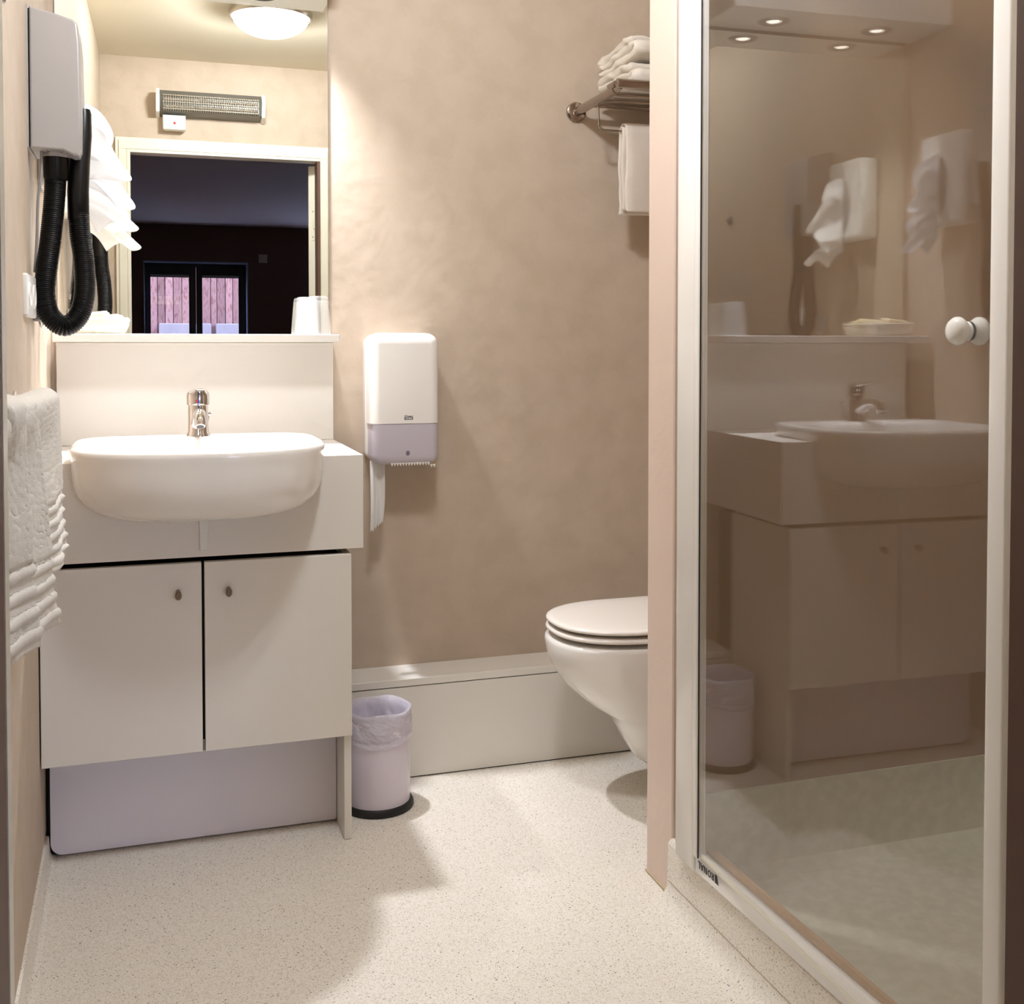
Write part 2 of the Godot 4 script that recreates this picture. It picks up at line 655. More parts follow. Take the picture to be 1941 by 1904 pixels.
func lamps() -> void:
	# ceiling lamp
	var o := thing("ceiling_lamp", "round white dome lamp with chrome ring on the ceiling, seen in the mirror", "ceiling lamp", Vector3(0.43, 2.42, 1.32))
	part(o, "ring", lathed([Vector2(0.10, 0), Vector2(0.10, -0.02), Vector2(0.141, -0.022), Vector2(0.1435, -0.036), Vector2(0.150, -0.039), Vector2(0.156, -0.032), Vector2(0.156, -0.016), Vector2(0.12, -0.012), Vector2(0.12, 0.0)], 64), M.lamp_ring)
	var prof := []
	for k in 13:
		var a := PI * 0.5 * k / 12
		prof.append(Vector2(0.143 * sin(a), -0.028 - 0.078 * cos(a)))
	part(o, "dome", lathed(prof, 64), glow("lamp_glow", Color(1.0, 0.96, 0.88), 3.0))
	for k in 4:         # the one lamp split into four lights to soften its shadows
		var l := OmniLight3D.new()
		l.name = "ceiling_lamp_light"
		l.light_color = LAMP_COLOR
		l.light_energy = LAMP_ENERGY / 4.0
		l.light_size = 0.035
		l.omni_range = 8.0
		l.omni_attenuation = 2.0
		l.shadow_enabled = true
		l.position = Vector3(0.075 * cos(PI * 0.5 * k + 0.4), -0.056, 0.075 * sin(PI * 0.5 * k + 0.4))
		o.add_child(l, true)
	# two downlights in the soffit
	var g := glow("spot_glow", Color(1.0, 0.97, 0.92), 6.0)
	var x := [0.285, -0.06]
	var lab := ["chrome downlight in the soffit whose rim shows at the top of the mirror", "chrome recessed downlight in the soffit over the hair dryer end of the shelf"]
	for k in 2:
		var d := thing("downlight", lab[k], "downlight", Vector3(x[k], 2.095, 0.10), "downlights under the soffit")
		part(d, "trim_ring", lathed([Vector2(0.019, 0.0), Vector2(0.022, -0.003), Vector2(0.030, -0.0055), Vector2(0.040, -0.005), Vector2(0.045, -0.002), Vector2(0.045, 0.001)], 40), M.chrome_dull)
		part(d, "bulb", lathed([Vector2(0.0005, -0.004), Vector2(0.014, -0.0035), Vector2(0.019, -0.002), Vector2(0.019, 0.0)], 32), g)
		var s := SpotLight3D.new()
		s.name = "downlight_light"
		s.light_color = SPOT_COLOR
		s.light_energy = SPOT_ENERGY
		s.light_size = 0.034
		s.spot_angle = [50.0, 33.0][k]
		s.spot_angle_attenuation = 1.0
		s.spot_range = 8.0
		s.spot_attenuation = 2.0
		s.shadow_enabled = true
		s.position = Vector3(0, -0.012, 0)
		s.rotation_degrees = Vector3(-90, 0, 0)
		d.add_child(s)

func room() -> void:
	struct("floor", box(Vector3(-0.32, -0.1, -0.1), Vector3(1.95, 0, 2.29), 0.0), M.speckled_vinyl, "pale speckled vinyl bathroom floor with dark flecks", "floor")
	struct("ceiling", box(Vector3(-0.4, 2.42, -0.1), Vector3(1.95, 2.52, 2.29), 0.0), M.ceiling_paint, "cream bathroom ceiling seen in the mirror", "ceiling")
	struct("wall_back", box(Vector3(-0.4, 0, -0.12), Vector3(1.95, 2.42, 0), 0.0), M.wall_plaster, "mottled tan plaster wall behind the vanity and dispenser", "wall")
	# left wall leans in a little towards the door
	struct("wall_left", prismed([Vector2(-0.4, 0.05), Vector2(-0.4, -2.3), Vector2(-0.213, -2.3), Vector2(-0.246, 0.05)], 2.44, xf_xz(0)), M.wall_plaster, "tan plaster left wall carrying the hair dryer and towel", "wall")
	struct("wall_right", joined([box(Vector3(1.5, 0, -0.1), Vector3(1.95, 2.42, 0.80), 0.0), box(Vector3(1.82, 0, 0.8), Vector3(1.95, 2.42, 2.3), 0.0)]), M.wall_plaster, "tan wall behind the toilet and inside the shower", "wall")
	struct("wall_partition", box(Vector3(1.015, 0, 0.800), Vector3(1.9, 2.42, 0.925), 0.003), M.pillar_paint, "pinkish painted end of the partition between toilet and shower", "wall")
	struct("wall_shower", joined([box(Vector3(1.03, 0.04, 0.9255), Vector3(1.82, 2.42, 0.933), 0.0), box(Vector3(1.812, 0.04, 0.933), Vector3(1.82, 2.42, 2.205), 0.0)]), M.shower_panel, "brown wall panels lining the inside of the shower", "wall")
	# rear wall round the doorway
	var s := ST()
	cbox(s, Vector3(-0.4, 0, 2.205), Vector3(-0.107, 2.42, 2.27), 0.0)
	cbox(s, Vector3(0.737, 0, 2.205), Vector3(1.95, 2.42, 2.27), 0.0)
	cbox(s, Vector3(-0.107, 2.012, 2.205), Vector3(0.737, 2.42, 2.27), 0.0)
	struct("wall_rear", done(s), M.wall_plaster, "tan wall round the doorway, seen in the mirror", "wall")
	# door frame: cream casing on the bathroom side, brown lining through the wall
	var t := structn("trim_1", "cream moulded casing round the bathroom doorway, seen in the mirror", "door frame")
	for sd in [[-0.155, -0.096], [0.726, 0.786]]:
		var a: float = sd[0]
		var b: float = sd[1]
		part(t, "casing_post", joined([box(Vector3(a, 0, 2.191), Vector3(b, 2.004, 2.205), 0.002), box(Vector3(a + 0.014, 0, 2.1855), Vector3(b - 0.014, 2.012, 2.192), 0.002)]), M.cream_paint)
	part(t, "casing_head", joined([box(Vector3(-0.155, 2.002, 2.191), Vector3(0.786, 2.064, 2.205), 0.002), box(Vector3(-0.141, 2.012, 2.1855), Vector3(0.772, 2.05, 2.192), 0.002)]), M.cream_paint)
	for q in [[-0.107, -0.093], [0.723, 0.737]]:
		var front := 2.212 if q[0] < 0 else 2.188
		part(t, "lining_board", box(Vector3(q[0], 0, front), Vector3(q[1], 2.0, 2.272), 0.001), M.brown_paint, "dark brown lining board")
	part(t, "lining_edge", box(Vector3(-0.107, 0, 2.188), Vector3(-0.0925, 2.0, 2.2115), 0.001), M.cream_paint)
	part(t, "head_lining", box(Vector3(-0.107, 1.999, 2.188), Vector3(0.737, 2.012, 2.272), 0.001), M.cream_paint)
	# open door leaf, folded well back into the bedroom
	var d := structn("door_1", "cream bathroom door leaf standing open beyond the doorway, seen edge-on in the mirror", "door")
	d.position = Vector3(0.737, 0, 2.290)
	d.rotation_degrees.y = 30.0
	part(d, "leaf", box(Vector3(-0.046, 0.01, 0.0), Vector3(0.0, 1.995, 0.78), 0.003), M.cream_paint)
	for y in [1.72, 0.25]:
		var h := part(d, "hinge", joined([prismed(rrect(-0.032, y - 0.075, -0.012, y + 0.075, [0.008, 0.008, 0.008, 0.008]), 0.004, xf_xy(-0.003)), box(Vector3(-0.018, y - 0.022, -0.012), Vector3(0.010, y + 0.022, 0.001), 0.002), lathed([Vector2(0.0, -0.03), Vector2(0.006, -0.03), Vector2(0.006, 0.03), Vector2(0.0, 0.03)], 16, Transform3D(Basis.IDENTITY, Vector3(0.006, y, -0.006)))]), M.cream_paint)
		for q in [-0.06, 0.06]:
			part(h, "screw", lathed([Vector2(0.0, 0.001), Vector2(0.003, 0.0005), Vector2(0.0035, 0.0)], 10, along(Vector3(-0.022, y + q, -0.0032), Vector3(0, 0, -1))), M.chrome_dull)
	# soffit above the mirror
	struct("trim_2", box(Vector3(-0.248, 2.095, 0), Vector3(0.465, 2.42, 0.205), 0.002), M.melamine, "white box soffit with downlights above the mirror", "soffit")
	# coved vinyl skirting on the left wall
	struct("baseboard_left", prismed([Vector2(-0.25, 0.0), Vector2(-0.216, 0.0), Vector2(-0.226, 0.004), Vector2(-0.231, 0.012), Vector2(-0.234, 0.05), Vector2(-0.25, 0.052)], 1.84, Transform3D(Basis(Vector3(1, 0, 0), Vector3(0, 1, 0), Vector3(0.012, 0, 1)), Vector3(0.0, 0, 0.33))), M.speckled_vinyl, "low coved vinyl skirting along the left wall", "baseboard")
	# boxed pipe ledge along the back wall
	var l := structn("baseboard_back", "long white boxed ledge along the foot of the back wall", "ledge")
	part(l, "top_board", box(Vector3(0.430, 0.247, 0.0), Vector3(1.5, 0.267, 0.132), 0.0015), M.melamine)
	part(l, "front_panel", box(Vector3(0.430, 0.003, 0.112), Vector3(1.5, 0.2445, 0.130), 0.001), M.melamine)
	part(l, "joint_strip", box(Vector3(0.430, 0.0, 0.10), Vector3(1.5, 0.26, 0.126), 0.0), M.dark)
	# shower kerb: vinyl swept up from the floor, with the pan behind it
	var k := []
	for i in 9:
		var a := PI * 0.5 * i / 8
		k.append(Vector2(0.964 + 0.04 * sin(a), 0.04 * (1.0 - cos(a))))
	k.append_array([Vector2(1.006, 0.118), Vector2(1.012, 0.126), Vector2(1.050, 0.126), Vector2(1.058, 0.118), Vector2(1.062, 0.03), Vector2(1.062, -0.02), Vector2(0.964, -0.02)])
	var turn := Basis(Vector3(1, 0, 0), Vector3(0, 1, 0), Vector3(0.012, 0, 1))
	struct("trim_3", prismed(k, 1.26, Transform3D(turn, Vector3(0, 0, 0.9255))), M.speckled_vinyl, "raised speckled vinyl kerb of the shower beneath its door", "shower kerb")
	struct("trim_7", prismed([Vector2(1.062, 0.09), Vector2(1.066, 0.06), Vector2(1.08, 0.044), Vector2(1.10, 0.04), Vector2(1.79, 0.04), Vector2(1.802, 0.045), Vector2(1.809, 0.06), Vector2(1.811, 0.215), Vector2(1.83, 0.215), Vector2(1.83, -0.02), Vector2(1.062, -0.02)], 1.26, Transform3D(turn, Vector3(0, 0, 0.9255))), M.pan_vinyl, "vinyl floor of the shower, its dimmer greenish look behind the glass put into the colour", "shower floor")
	struct("trim_6", prismed([Vector2(-0.933, 0.04), Vector2(-0.933, 0.215), Vector2(-0.9365, 0.215), Vector2(-0.938, 0.075), Vector2(-0.945, 0.054), Vector2(-0.960, 0.044), Vector2(-0.985, 0.0402)], 0.76, xf_zy(1.05)), M.pan_vinyl, "vinyl upstand round the foot of the shower walls", "upstand")
	struct("trim_4", tubed([Vector3(1.0045, 0.042, 0.93), Vector3(1.010, 0.042, 1.4), Vector3(1.019, 0.042, 2.15)], 0.0011, 6), M.vinyl_seam, "thin welded seam in the vinyl at the foot of the kerb", "seam")
	var sl := ST()
	tube(sl, [Vector3(1.0145, 0.004, 0.80), Vector3(1.0145, 0.003, 0.86), Vector3(1.0135, 0.005, 0.927)], 0.0022, 8)
	struct("trim_5", done(sl), M.sealant, "yellowed sealant bead round the foot of the partition", "sealant")

func bedroom() -> void:
	struct("floor_bedroom", box(Vector3(-3.0, -0.1, 2.29), Vector3(3.6, 0, 9.5), 0.0), M.bed_floor, "brown bedroom floor beyond the doorway", "floor")
	struct("ceiling_bedroom", box(Vector3(-3.0, 2.42, 2.29), Vector3(3.6, 2.55, 9.6), 0.0), M.bed_ceiling, "dim bedroom ceiling seen through the doorway in the mirror", "ceiling")
	struct("wall_bedroom_left", box(Vector3(-3.1, 0, 2.3), Vector3(-2.95, 2.5, 9.5), 0.0), M.bed_wall, "dark brown left wall of the bedroom", "wall")
	struct("wall_bedroom_right", box(Vector3(3.5, 0, 2.3), Vector3(3.65, 2.5, 9.5), 0.0), M.bed_wall, "dark brown right wall of the bedroom", "wall")
	struct("wall_bedroom_near", joined([box(Vector3(-3.0, 0, 2.2705), Vector3(-0.107, 2.5, 2.285), 0.0), box(Vector3(0.736, 0, 2.2705), Vector3(3.6, 2.5, 2.285), 0.0), box(Vector3(-0.107, 2.012, 2.2705), Vector3(0.737, 2.5, 2.285), 0.0)]), M.bed_wall, "dark brown bedroom side of the bathroom wall", "wall")
	var s := ST()
	cbox(s, Vector3(-3.1, 0, 9.2), Vector3(-0.1, 2.5, 9.5), 0.0)
	cbox(s, Vector3(0.965, 0, 9.2), Vector3(1.78, 2.5, 9.5), 0.0)
	cbox(s, Vector3(3.1, 0, 9.2), Vector3(3.65, 2.5, 9.5), 0.0)
	cbox(s, Vector3(1.78, 2.2, 9.2), Vector3(3.1, 2.5, 9.5), 0.0)
	cbox(s, Vector3(-0.1, 2.035, 9.2), Vector3(0.965, 2.5, 9.5), 0.0)
	cbox(s, Vector3(-0.1, 0, 9.2), Vector3(0.965, 0.1, 9.5), 0.0)
	struct("wall_bedroom_far", done(s), M.bed_wall, "nearly black bedroom wall with the window, seen in the mirror", "wall")
	var w := structn("window_1", "dark framed double casement window of the bedroom, seen in the mirror", "window")
	part(w, "frame", joined([box(Vector3(-0.1, 0.1, 9.36), Vector3(-0.072, 2.035, 9.43), 0.002), box(Vector3(0.937, 0.1, 9.36), Vector3(0.965, 2.035, 9.43), 0.002), box(Vector3(-0.1, 1.985, 9.36), Vector3(0.965, 2.035, 9.43), 0.002), box(Vector3(-0.1, 0.1, 9.36), Vector3(0.965, 0.15, 9.43), 0.002)]), M.window_frame)
	part(w, "reveal", joined([box(Vector3(-0.1, 2.022, 9.195), Vector3(0.965, 2.0345, 9.36), 0.0), box(Vector3(0.953, 0.1, 9.195), Vector3(0.9645, 2.022, 9.36), 0.0), box(Vector3(-0.0995, 0.1, 9.195), Vector3(-0.09, 2.022, 9.36), 0.0)]), mat("reveal_skylight", C(150, 160, 186), 0.6), "window reveal with bluish skylight painted into its colour")  # blue-grey stands in for skylight falling on the reveal
	for q in [[-0.072, 0.430], [0.434, 0.937]]:
		var a: float = q[0]
		var b: float = q[1]
		var l: float = a + (0.042 if a < 0 else 0.062)
		var r: float = b - (0.070 if a < 0 else 0.062)
		var sa := part(w, "sash", joined([box(Vector3(a, 0.15, 9.345), Vector3(l, 1.985, 9.395), 0.002), box(Vector3(r, 0.15, 9.345), Vector3(b, 1.985, 9.395), 0.002), box(Vector3(l, 1.9, 9.345), Vector3(r, 1.985, 9.395), 0.002), box(Vector3(l, 0.15, 9.345), Vector3(r, 0.25, 9.395), 0.002)]), M.window_frame)
		part(sa, "pane", box(Vector3(l, 0.25, 9.369), Vector3(r, 1.9, 9.373), 0.0), M.pane_glass)
		part(sa, "blind_rail", box(Vector3(l, 1.872, 9.335), Vector3(r, 1.9, 9.352), 0.002), M.grey_plastic)
	var w2 := structn("window_2", "unseen dark framed tall window added to the bedroom to let in daylight", "window")  # added out of view to bring daylight into bedroom and bathroom
	part(w2, "frame", joined([box(Vector3(1.78, 0.0, 9.36), Vector3(1.84, 2.2, 9.43), 0.002), box(Vector3(3.04, 0.0, 9.36), Vector3(3.1, 2.2, 9.43), 0.002), box(Vector3(1.84, 2.13, 9.36), Vector3(3.04, 2.2, 9.43), 0.002), box(Vector3(1.84, 0.0, 9.36), Vector3(3.04, 0.08, 9.43), 0.002)]), M.window_frame)
	part(w2, "pane", box(Vector3(1.84, 0.08, 9.39), Vector3(3.04, 2.13, 9.394), 0.0), M.pane_glass)
	var p := thing("wall_plate", "small square beige blanking plate on the dark bedroom wall, right of the window", "wall plate", Vector3(1.12, 2.08, 9.2))
	part(p, "plate", box(Vector3(-0.045, -0.045, -0.012), Vector3(0.045, 0.045, 0.0), 0.003), M.switch_plate)
	for x in [-0.028, 0.028]:
		part(p, "screw", lathed([Vector2(0, 0.0015), Vector2(0.004, 0.001), Vector2(0.0045, 0)], 10, along(Vector3(x, 0, -0.012), Vector3(0, 0, -1))), M.chrome_dull)
	# the house across the street, clad in upright boards
	var b := thing("neighbouring_house", "house front of pinkish upright boards with white shutters, beyond the bedroom window", "building", Vector3(0, 0, 14.0))
	part(b, "back_wall", box(Vector3(-9, -3, 0.06), Vector3(2.0, 6, 0.3), 0.0), M.plank_3)  # house cut short on this side to leave sky for the added window
	var x := -1.6
	var k := 0
	while x < 1.9:
		var wd := rng.randf_range(0.075, 0.125)
		var pr := rng.randf_range(0.0, 0.03)
		part(b, "plank", box(Vector3(x, -3, -pr), Vector3(x + wd - 0.008, 6, 0.06), 0.004), M["plank_%d" % (k * 7 % 4)])
		x += wd
		k += 1
	for q in [[0.07, 0.80], [0.865, 1.6]]:
		var a: float = q[0]
		var e: float = q[1]
		var sh := part(b, "shutter_box", box(Vector3(a, 1.30, -0.2), Vector3(e, 1.47, -0.02), 0.012), M.shutter_white)
		for i in 9:
			part(sh, "slat", box(Vector3(a + 0.06, 1.24 - i * 0.058, -0.09), Vector3(e - 0.06, 1.282 - i * 0.058, -0.06), 0.006), M.shutter_white)
	struct("street", box(Vector3(-20, -3.2, 9.5), Vector3(20, -3.0, 30), 0.0), M.grey_plastic, "grey street between the two houses", "street")
	# heater above the doorway
	var h := thing("wall_heater", "slim electric bar heater with wire grille on the wall above the doorway", "heater", Vector3(0.25, 2.213, 2.205))
	part(h, "housing", prismed([Vector2(0.0, -0.05), Vector2(0.07, -0.035), Vector2(0.088, 0.03), Vector2(0.06, 0.056), Vector2(0.0, 0.05)].map(func(p): return Vector2(p.x, p.y)), 0.44, Transform3D(Basis(Vector3(0, 0, -1), Vector3(0, 1, 0), Vector3(1, 0, 0)), Vector3(-0.22, 0, 0)), 0.003), M.heater_grey)
	for e in [-0.234, 0.219]:
		part(h, "end_cap", prismed([Vector2(0.0, -0.056), Vector2(0.074, -0.041), Vector2(0.095, 0.03), Vector2(0.064, 0.062), Vector2(0.0, 0.056)], 0.016, Transform3D(Basis(Vector3(0, 0, -1), Vector3(0, 1, 0), Vector3(1, 0, 0)), Vector3(e, 0, 0)), 0.003), M.white_plastic)
	part(h, "reflector", joined([box(Vector3(-0.205, -0.03, -0.088), Vector3(0.205, 0.026, -0.074), 0.0)]), M.heater_grey)
	for y in [0.012, -0.018]:
		part(h, "heating_tube", tubed([Vector3(-0.2, y, -0.092), Vector3(0.2, y, -0.092)], 0.006, 12), M.chrome)
	var g := ST()
	for i in 42:
		var gx := -0.2 + i * 0.4 / 41
		tube(g, [Vector3(gx, -0.036, -0.086), Vector3(gx, -0.03, -0.1), Vector3(gx, 0.024, -0.104), Vector3(gx, 0.034, -0.09)], 0.0016, 6)
	for y in [-0.03, 0.0, 0.028]:
		tube(g, [Vector3(-0.205, y, -0.1), Vector3(0.205, y, -0.1)], 0.0018, 6)
	part(h, "wire_grille", done(g), M.heater_wire).set_meta("kind", "stuff")
	part(h, "control_box", prismed(rrect(-0.205, -0.112, -0.108, -0.048, [0.008, 0.008, 0.0, 0.0]), 0.05, xf_xy(-0.05), 0.003), M.white_plastic)
	part(h, "pull_switch", lathed([Vector2(0, 0.004), Vector2(0.005, 0.003), Vector2(0.006, 0)], 12, along(Vector3(-0.155, -0.083, -0.05), Vector3(0, 0, -1))), M.red_dot)

func superell(a: float, n: float) -> Vector2:
	var c := cos(a)
	var s := sin(a)
	return Vector2(signf(c) * pow(absf(c), 2.0 / n), signf(s) * pow(absf(s), 2.0 / n))

# outline of the basin at angle a, drawn in by d; returns x, z
func basin_rim(a: float, d: float, zc := 0.42) -> Vector2:
	var e := superell(a, 2.5 if sin(a) > 0 else 5.5)
	var rx := 0.272 - d
	var rz := (0.250 if sin(a) > 0 else 0.225) - d
	return Vector2(0.0965 + rx * e.x, zc + rz * e.y)

func basin_ring(d: float, y: float, n: int) -> Array:
	var out := []
	for i in n:
		var p := basin_rim(TAU * i / n, d)
		out.append(Vector3(p.x, y, p.y))
	return out

func bowl_ring(sx: float, sz: float, y: float, n: int, zc: float) -> Array:
	var out := []
	for i in n:
		var a := TAU * i / n
		var e := superell(a, 2.35)
		out.append(Vector3(0.0965 + sx * e.x, y, zc + sz * e.y))
	return out

func vanity() -> void:
	var c := thing("vanity_cabinet", "white two-door vanity cabinet under the basin counter", "cabinet")
	part(c, "carcass", joined([box(Vector3(-0.228, 0.245, 0.02), Vector3(0.411, 0.66, 0.436), 0.0)]), M.melamine_dark)
	part(c, "kick_board", prismed(rrect(-0.2305, 0.004, 0.4105, 0.30, [0.028, 0.004, 0, 0], 8), 0.018, xf_xy(0.317), 0.001), M.kick_board)
	part(c, "kick_backing", box(Vector3(-0.237, 0.0, 0.28), Vector3(0.4105, 0.245, 0.316), 0.0), M.melamine_dark)
	part(c, "side_panel", box(Vector3(0.4115, 0.001, 0.133), Vector3(0.4285, 0.67, 0.4455), 0.001), M.melamine)
	for q in [[-0.236, 0.0955, 0.046], [0.1015, 0.428, 0.153]]:
		var d := part(c, "door", box(Vector3(q[0], 0.2485, 0.441), Vector3(q[1], 0.671, 0.4595), 0.0012), M.melamine)
		part(d, "knob", lathed([Vector2(0.0, 0.021), Vector2(0.0055, 0.0205), Vector2(0.0075, 0.018), Vector2(0.0062, 0.006), Vector2(0.0058, 0.0)], 20, along(Vector3(q[2], 0.606, 0.4595), Vector3(0, -0.12, 1)) * Transform3D(Basis.from_scale(Vector3(0.95, 1, 1.4)), Vector3.ZERO)), M.brown_knob)
	part(c, "hinge_pin", lathed([Vector2(0, -0.012), Vector2(0.0026, -0.012), Vector2(0.0026, 0.012), Vector2(0, 0.012)], 8, Transform3D(Basis.IDENTITY, Vector3(0.0985, 0.2605, 0.45))), M.grey_plastic)
	# counter, cut out for the basin
	var k := thing("vanity_counter", "white counter with a deep front apron holding the basin", "counter")
	var outline := PackedVector2Array()
	for i in 72:
		var p := basin_rim(TAU * i / 72, 0.012)
		outline.append(Vector2(p.x, -p.y))
	var slab := Geometry2D.clip_polygons(PackedVector2Array([Vector2(-0.238, -0.46), Vector2(0.4555, -0.46), Vector2(0.4555, 0), Vector2(-0.238, 0)]), outline)
	var sp := ccw(slab[0])
	if slab.size() > 1:
		push_warning("slab pieces %d" % slab.size())
		if Geometry2D.is_polygon_clockwise(slab[1]):
			sp = []
	part(k, "top", prismed(sp, 0.02, xf_xz(0.878), 0.0, 1), M.melamine)
	var cut := PackedVector2Array()
	cut.append_array([Vector2(-0.164, 0.95), Vector2(-0.164, 0.858), Vector2(-0.158, 0.838), Vector2(-0.146, 0.818), Vector2(-0.126, 0.803), Vector2(-0.10, 0.793), Vector2(0.293, 0.793), Vector2(0.319, 0.803), Vector2(0.339, 0.818), Vector2(0.351, 0.838), Vector2(0.357, 0.858), Vector2(0.357, 0.95)])
	var ap := Geometry2D.clip_polygons(PackedVector2Array([Vector2(-0.238, 0.6835), Vector2(0.4555, 0.6835), Vector2(0.4555, 0.878), Vector2(-0.238, 0.878)]), cut)
	part(k, "front_apron", prismed(ccw(ap[0]), 0.019, xf_xy(0.441), 0.0), M.melamine)
	part(k, "end_panel", box(Vector3(0.438, 0.6835, 0.0), Vector3(0.4555, 0.878, 0.441), 0.001), M.melamine)
	part(k, "apron_clip", prismed([Vector2(0.0925, 0.698), Vector2(0.1095, 0.698), Vector2(0.1115, 0.775), Vector2(0.0905, 0.775)], 0.007, xf_xy(0.4595), 0.0012), M.white_plastic)
	# basin
	var b := thing("wash_basin", "wide white semi-recessed ceramic wash basin set in the counter", "basin")
	var n := 96
	var rows := []
	# outside, from the bottom up
	for q in [[0.13, 0.778], [0.10, 0.7795], [0.075, 0.784], [0.053, 0.792], [0.035, 0.804], [0.021, 0.819], [0.011, 0.838], [0.0055, 0.858], [0.0035, 0.886], [0.002, 0.910], [0.0, 0.921], [0.001, 0.929], [0.005, 0.9335], [0.011, 0.935]]:
		rows.append(basin_ring(q[0], q[1], n))
	# inside: the bowl sits forward of a flat tap deck
	for q in [[0.244, 0.164, 0.9345, 0.480], [0.239, 0.159, 0.932, 0.480], [0.234, 0.154, 0.925, 0.480], [0.226, 0.146, 0.89, 0.480], [0.212, 0.132, 0.85, 0.480], [0.186, 0.110, 0.825, 0.48], [0.13, 0.075, 0.815, 0.475], [0.06, 0.035, 0.811, 0.47], [0.022, 0.022, 0.8105, 0.465]]:
		rows.append(bowl_ring(q[0], q[1], q[2], n, q[3]))
	var s := ST()
	newgroup(s)
	sheet(s, rows, true, true)
	fan(s, rows[0], true)
	fan(s, rows[rows.size() - 1], false)
	part(b, "bowl", done(s), M.ceramic)
	part(b, "drain", lathed([Vector2(0, 0.004), Vector2(0.016, 0.003), Vector2(0.02, 0.0005), Vector2(0.021, -0.001)], 24, Transform3D(Basis.IDENTITY, Vector3(0.0965, 0.8115, 0.465))), M.chrome)
	part(b, "overflow_ring", lathed([Vector2(0.007, 0.002), Vector2(0.011, 0.003), Vector2(0.0135, 0.001), Vector2(0.0135, -0.002)], 24, along(Vector3(0.0965, 0.884, 0.3345), Vector3(0, 0.16, 1))), M.chrome_dull)
	# tap
	var t := thing("basin_tap", "chrome single-lever mixer tap at the back of the basin", "tap", Vector3(0.0985, 0.9345, 0.25))
	part(t, "body", lathed([Vector2(0.0, 0.0), Vector2(0.028, 0.0), Vector2(0.028, 0.004), Vector2(0.0245, 0.01), Vector2(0.0235, 0.03), Vector2(0.0235, 0.07), Vector2(0.0225, 0.074)], 40), M.chrome)
	part(t, "head", lathed([Vector2(0.022, 0.0735), Vector2(0.0265, 0.0745), Vector2(0.027, 0.078), Vector2(0.027, 0.096), Vector2(0.0255, 0.103), Vector2(0.02, 0.109), Vector2(0.01, 0.1125), Vector2(0.0, 0.113)], 40), M.chrome)
	var lev := []
	for q in [[0.005, 0.104, 0.022, 0.009], [0.03, 0.1055, 0.021, 0.008], [0.05, 0.108, 0.017, 0.0055], [0.08, 0.111, 0.014, 0.004], [0.105, 0.113, 0.0125, 0.0038], [0.116, 0.1135, 0.010, 0.003]]:
		var ring := []
		for i in 20:
			var e := superell(TAU * i / 20, 2.6)
			ring.append(Vector3(q[2] * e.x, q[1] + q[3] * e.y, q[0]))
		lev.append(ring)
	var ls := ST()
	newgroup(ls)
	sheet(ls, lev, true, false)
	fan(ls, lev[5], false)
	part(t, "lever", done(ls), M.chrome)
	var sp_pts := smooth_path([Vector3(0, 0.030, 0.012), Vector3(0, 0.040, 0.03), Vector3(0, 0.052, 0.055), Vector3(0, 0.0565, 0.085), Vector3(0, 0.052, 0.108), Vector3(0, 0.043, 0.118)], 5)
	var rr := []
	for i in sp_pts.size():
		rr.append(lerpf(0.017, 0.0125, float(i) / (sp_pts.size() - 1)))
	part(t, "spout", tubed(sp_pts, rr, 20), M.chrome)
	var ae := part(t, "aerator", lathed([Vector2(0.0, -0.004), Vector2(0.009, -0.004), Vector2(0.0115, -0.003), Vector2(0.0125, 0.002), Vector2(0.0135, 0.005), Vector2(0.0135, 0.014)], 24, along(Vector3(0, 0.034, 0.1235), Vector3(0, 0.86, -0.5))), M.chrome)
	part(ae, "mesh_disc", lathed([Vector2(0.0, -0.0045), Vector2(0.0085, -0.0045), Vector2(0.0085, -0.003)], 20, along(Vector3(0, 0.034, 0.1235), Vector3(0, 0.86, -0.5))), M.mesh_dark)
	for q in [[-1, M.red_dot, "red temperature mark"], [1, M.blue_dot, "blue temperature mark"]]:
		var half := []
		for i in 9:
			var a: float = PI * 0.5 + q[0] * -PI * i / 8
			half.append(Vector2(-0.002 + 0.0045 * cos(a), 0.084 + 0.0045 * sin(a)))
		if Geometry2D.is_polygon_clockwise(PackedVector2Array(half)):
			half.reverse()
		part(t, "temperature_mark", prismed(half, 0.0015, xf_xy(0.0264)), q[1], q[2])
	var rod := part(t, "popup_rod", tubed([Vector3(0.019, 0.0, -0.024), Vector3(0.024, 0.038, -0.03), Vector3(0.026, 0.047, -0.034)], 0.0022, 10), M.chrome)
	part(rod, "rod_knob", lathed([Vector2(0, -0.006), Vector2(0.004, -0.0045), Vector2(0.006, 0), Vector2(0.004, 0.0045), Vector2(0, 0.006)], 16, Transform3D(Basis.IDENTITY, Vector3(0.0265, 0.05, -0.035)), 80.0), M.chrome)

func ccw(p: PackedVector2Array) -> Array:
	var out := Array(p)
	if Geometry2D.is_polygon_clockwise(p):
		out.reverse()
	return out

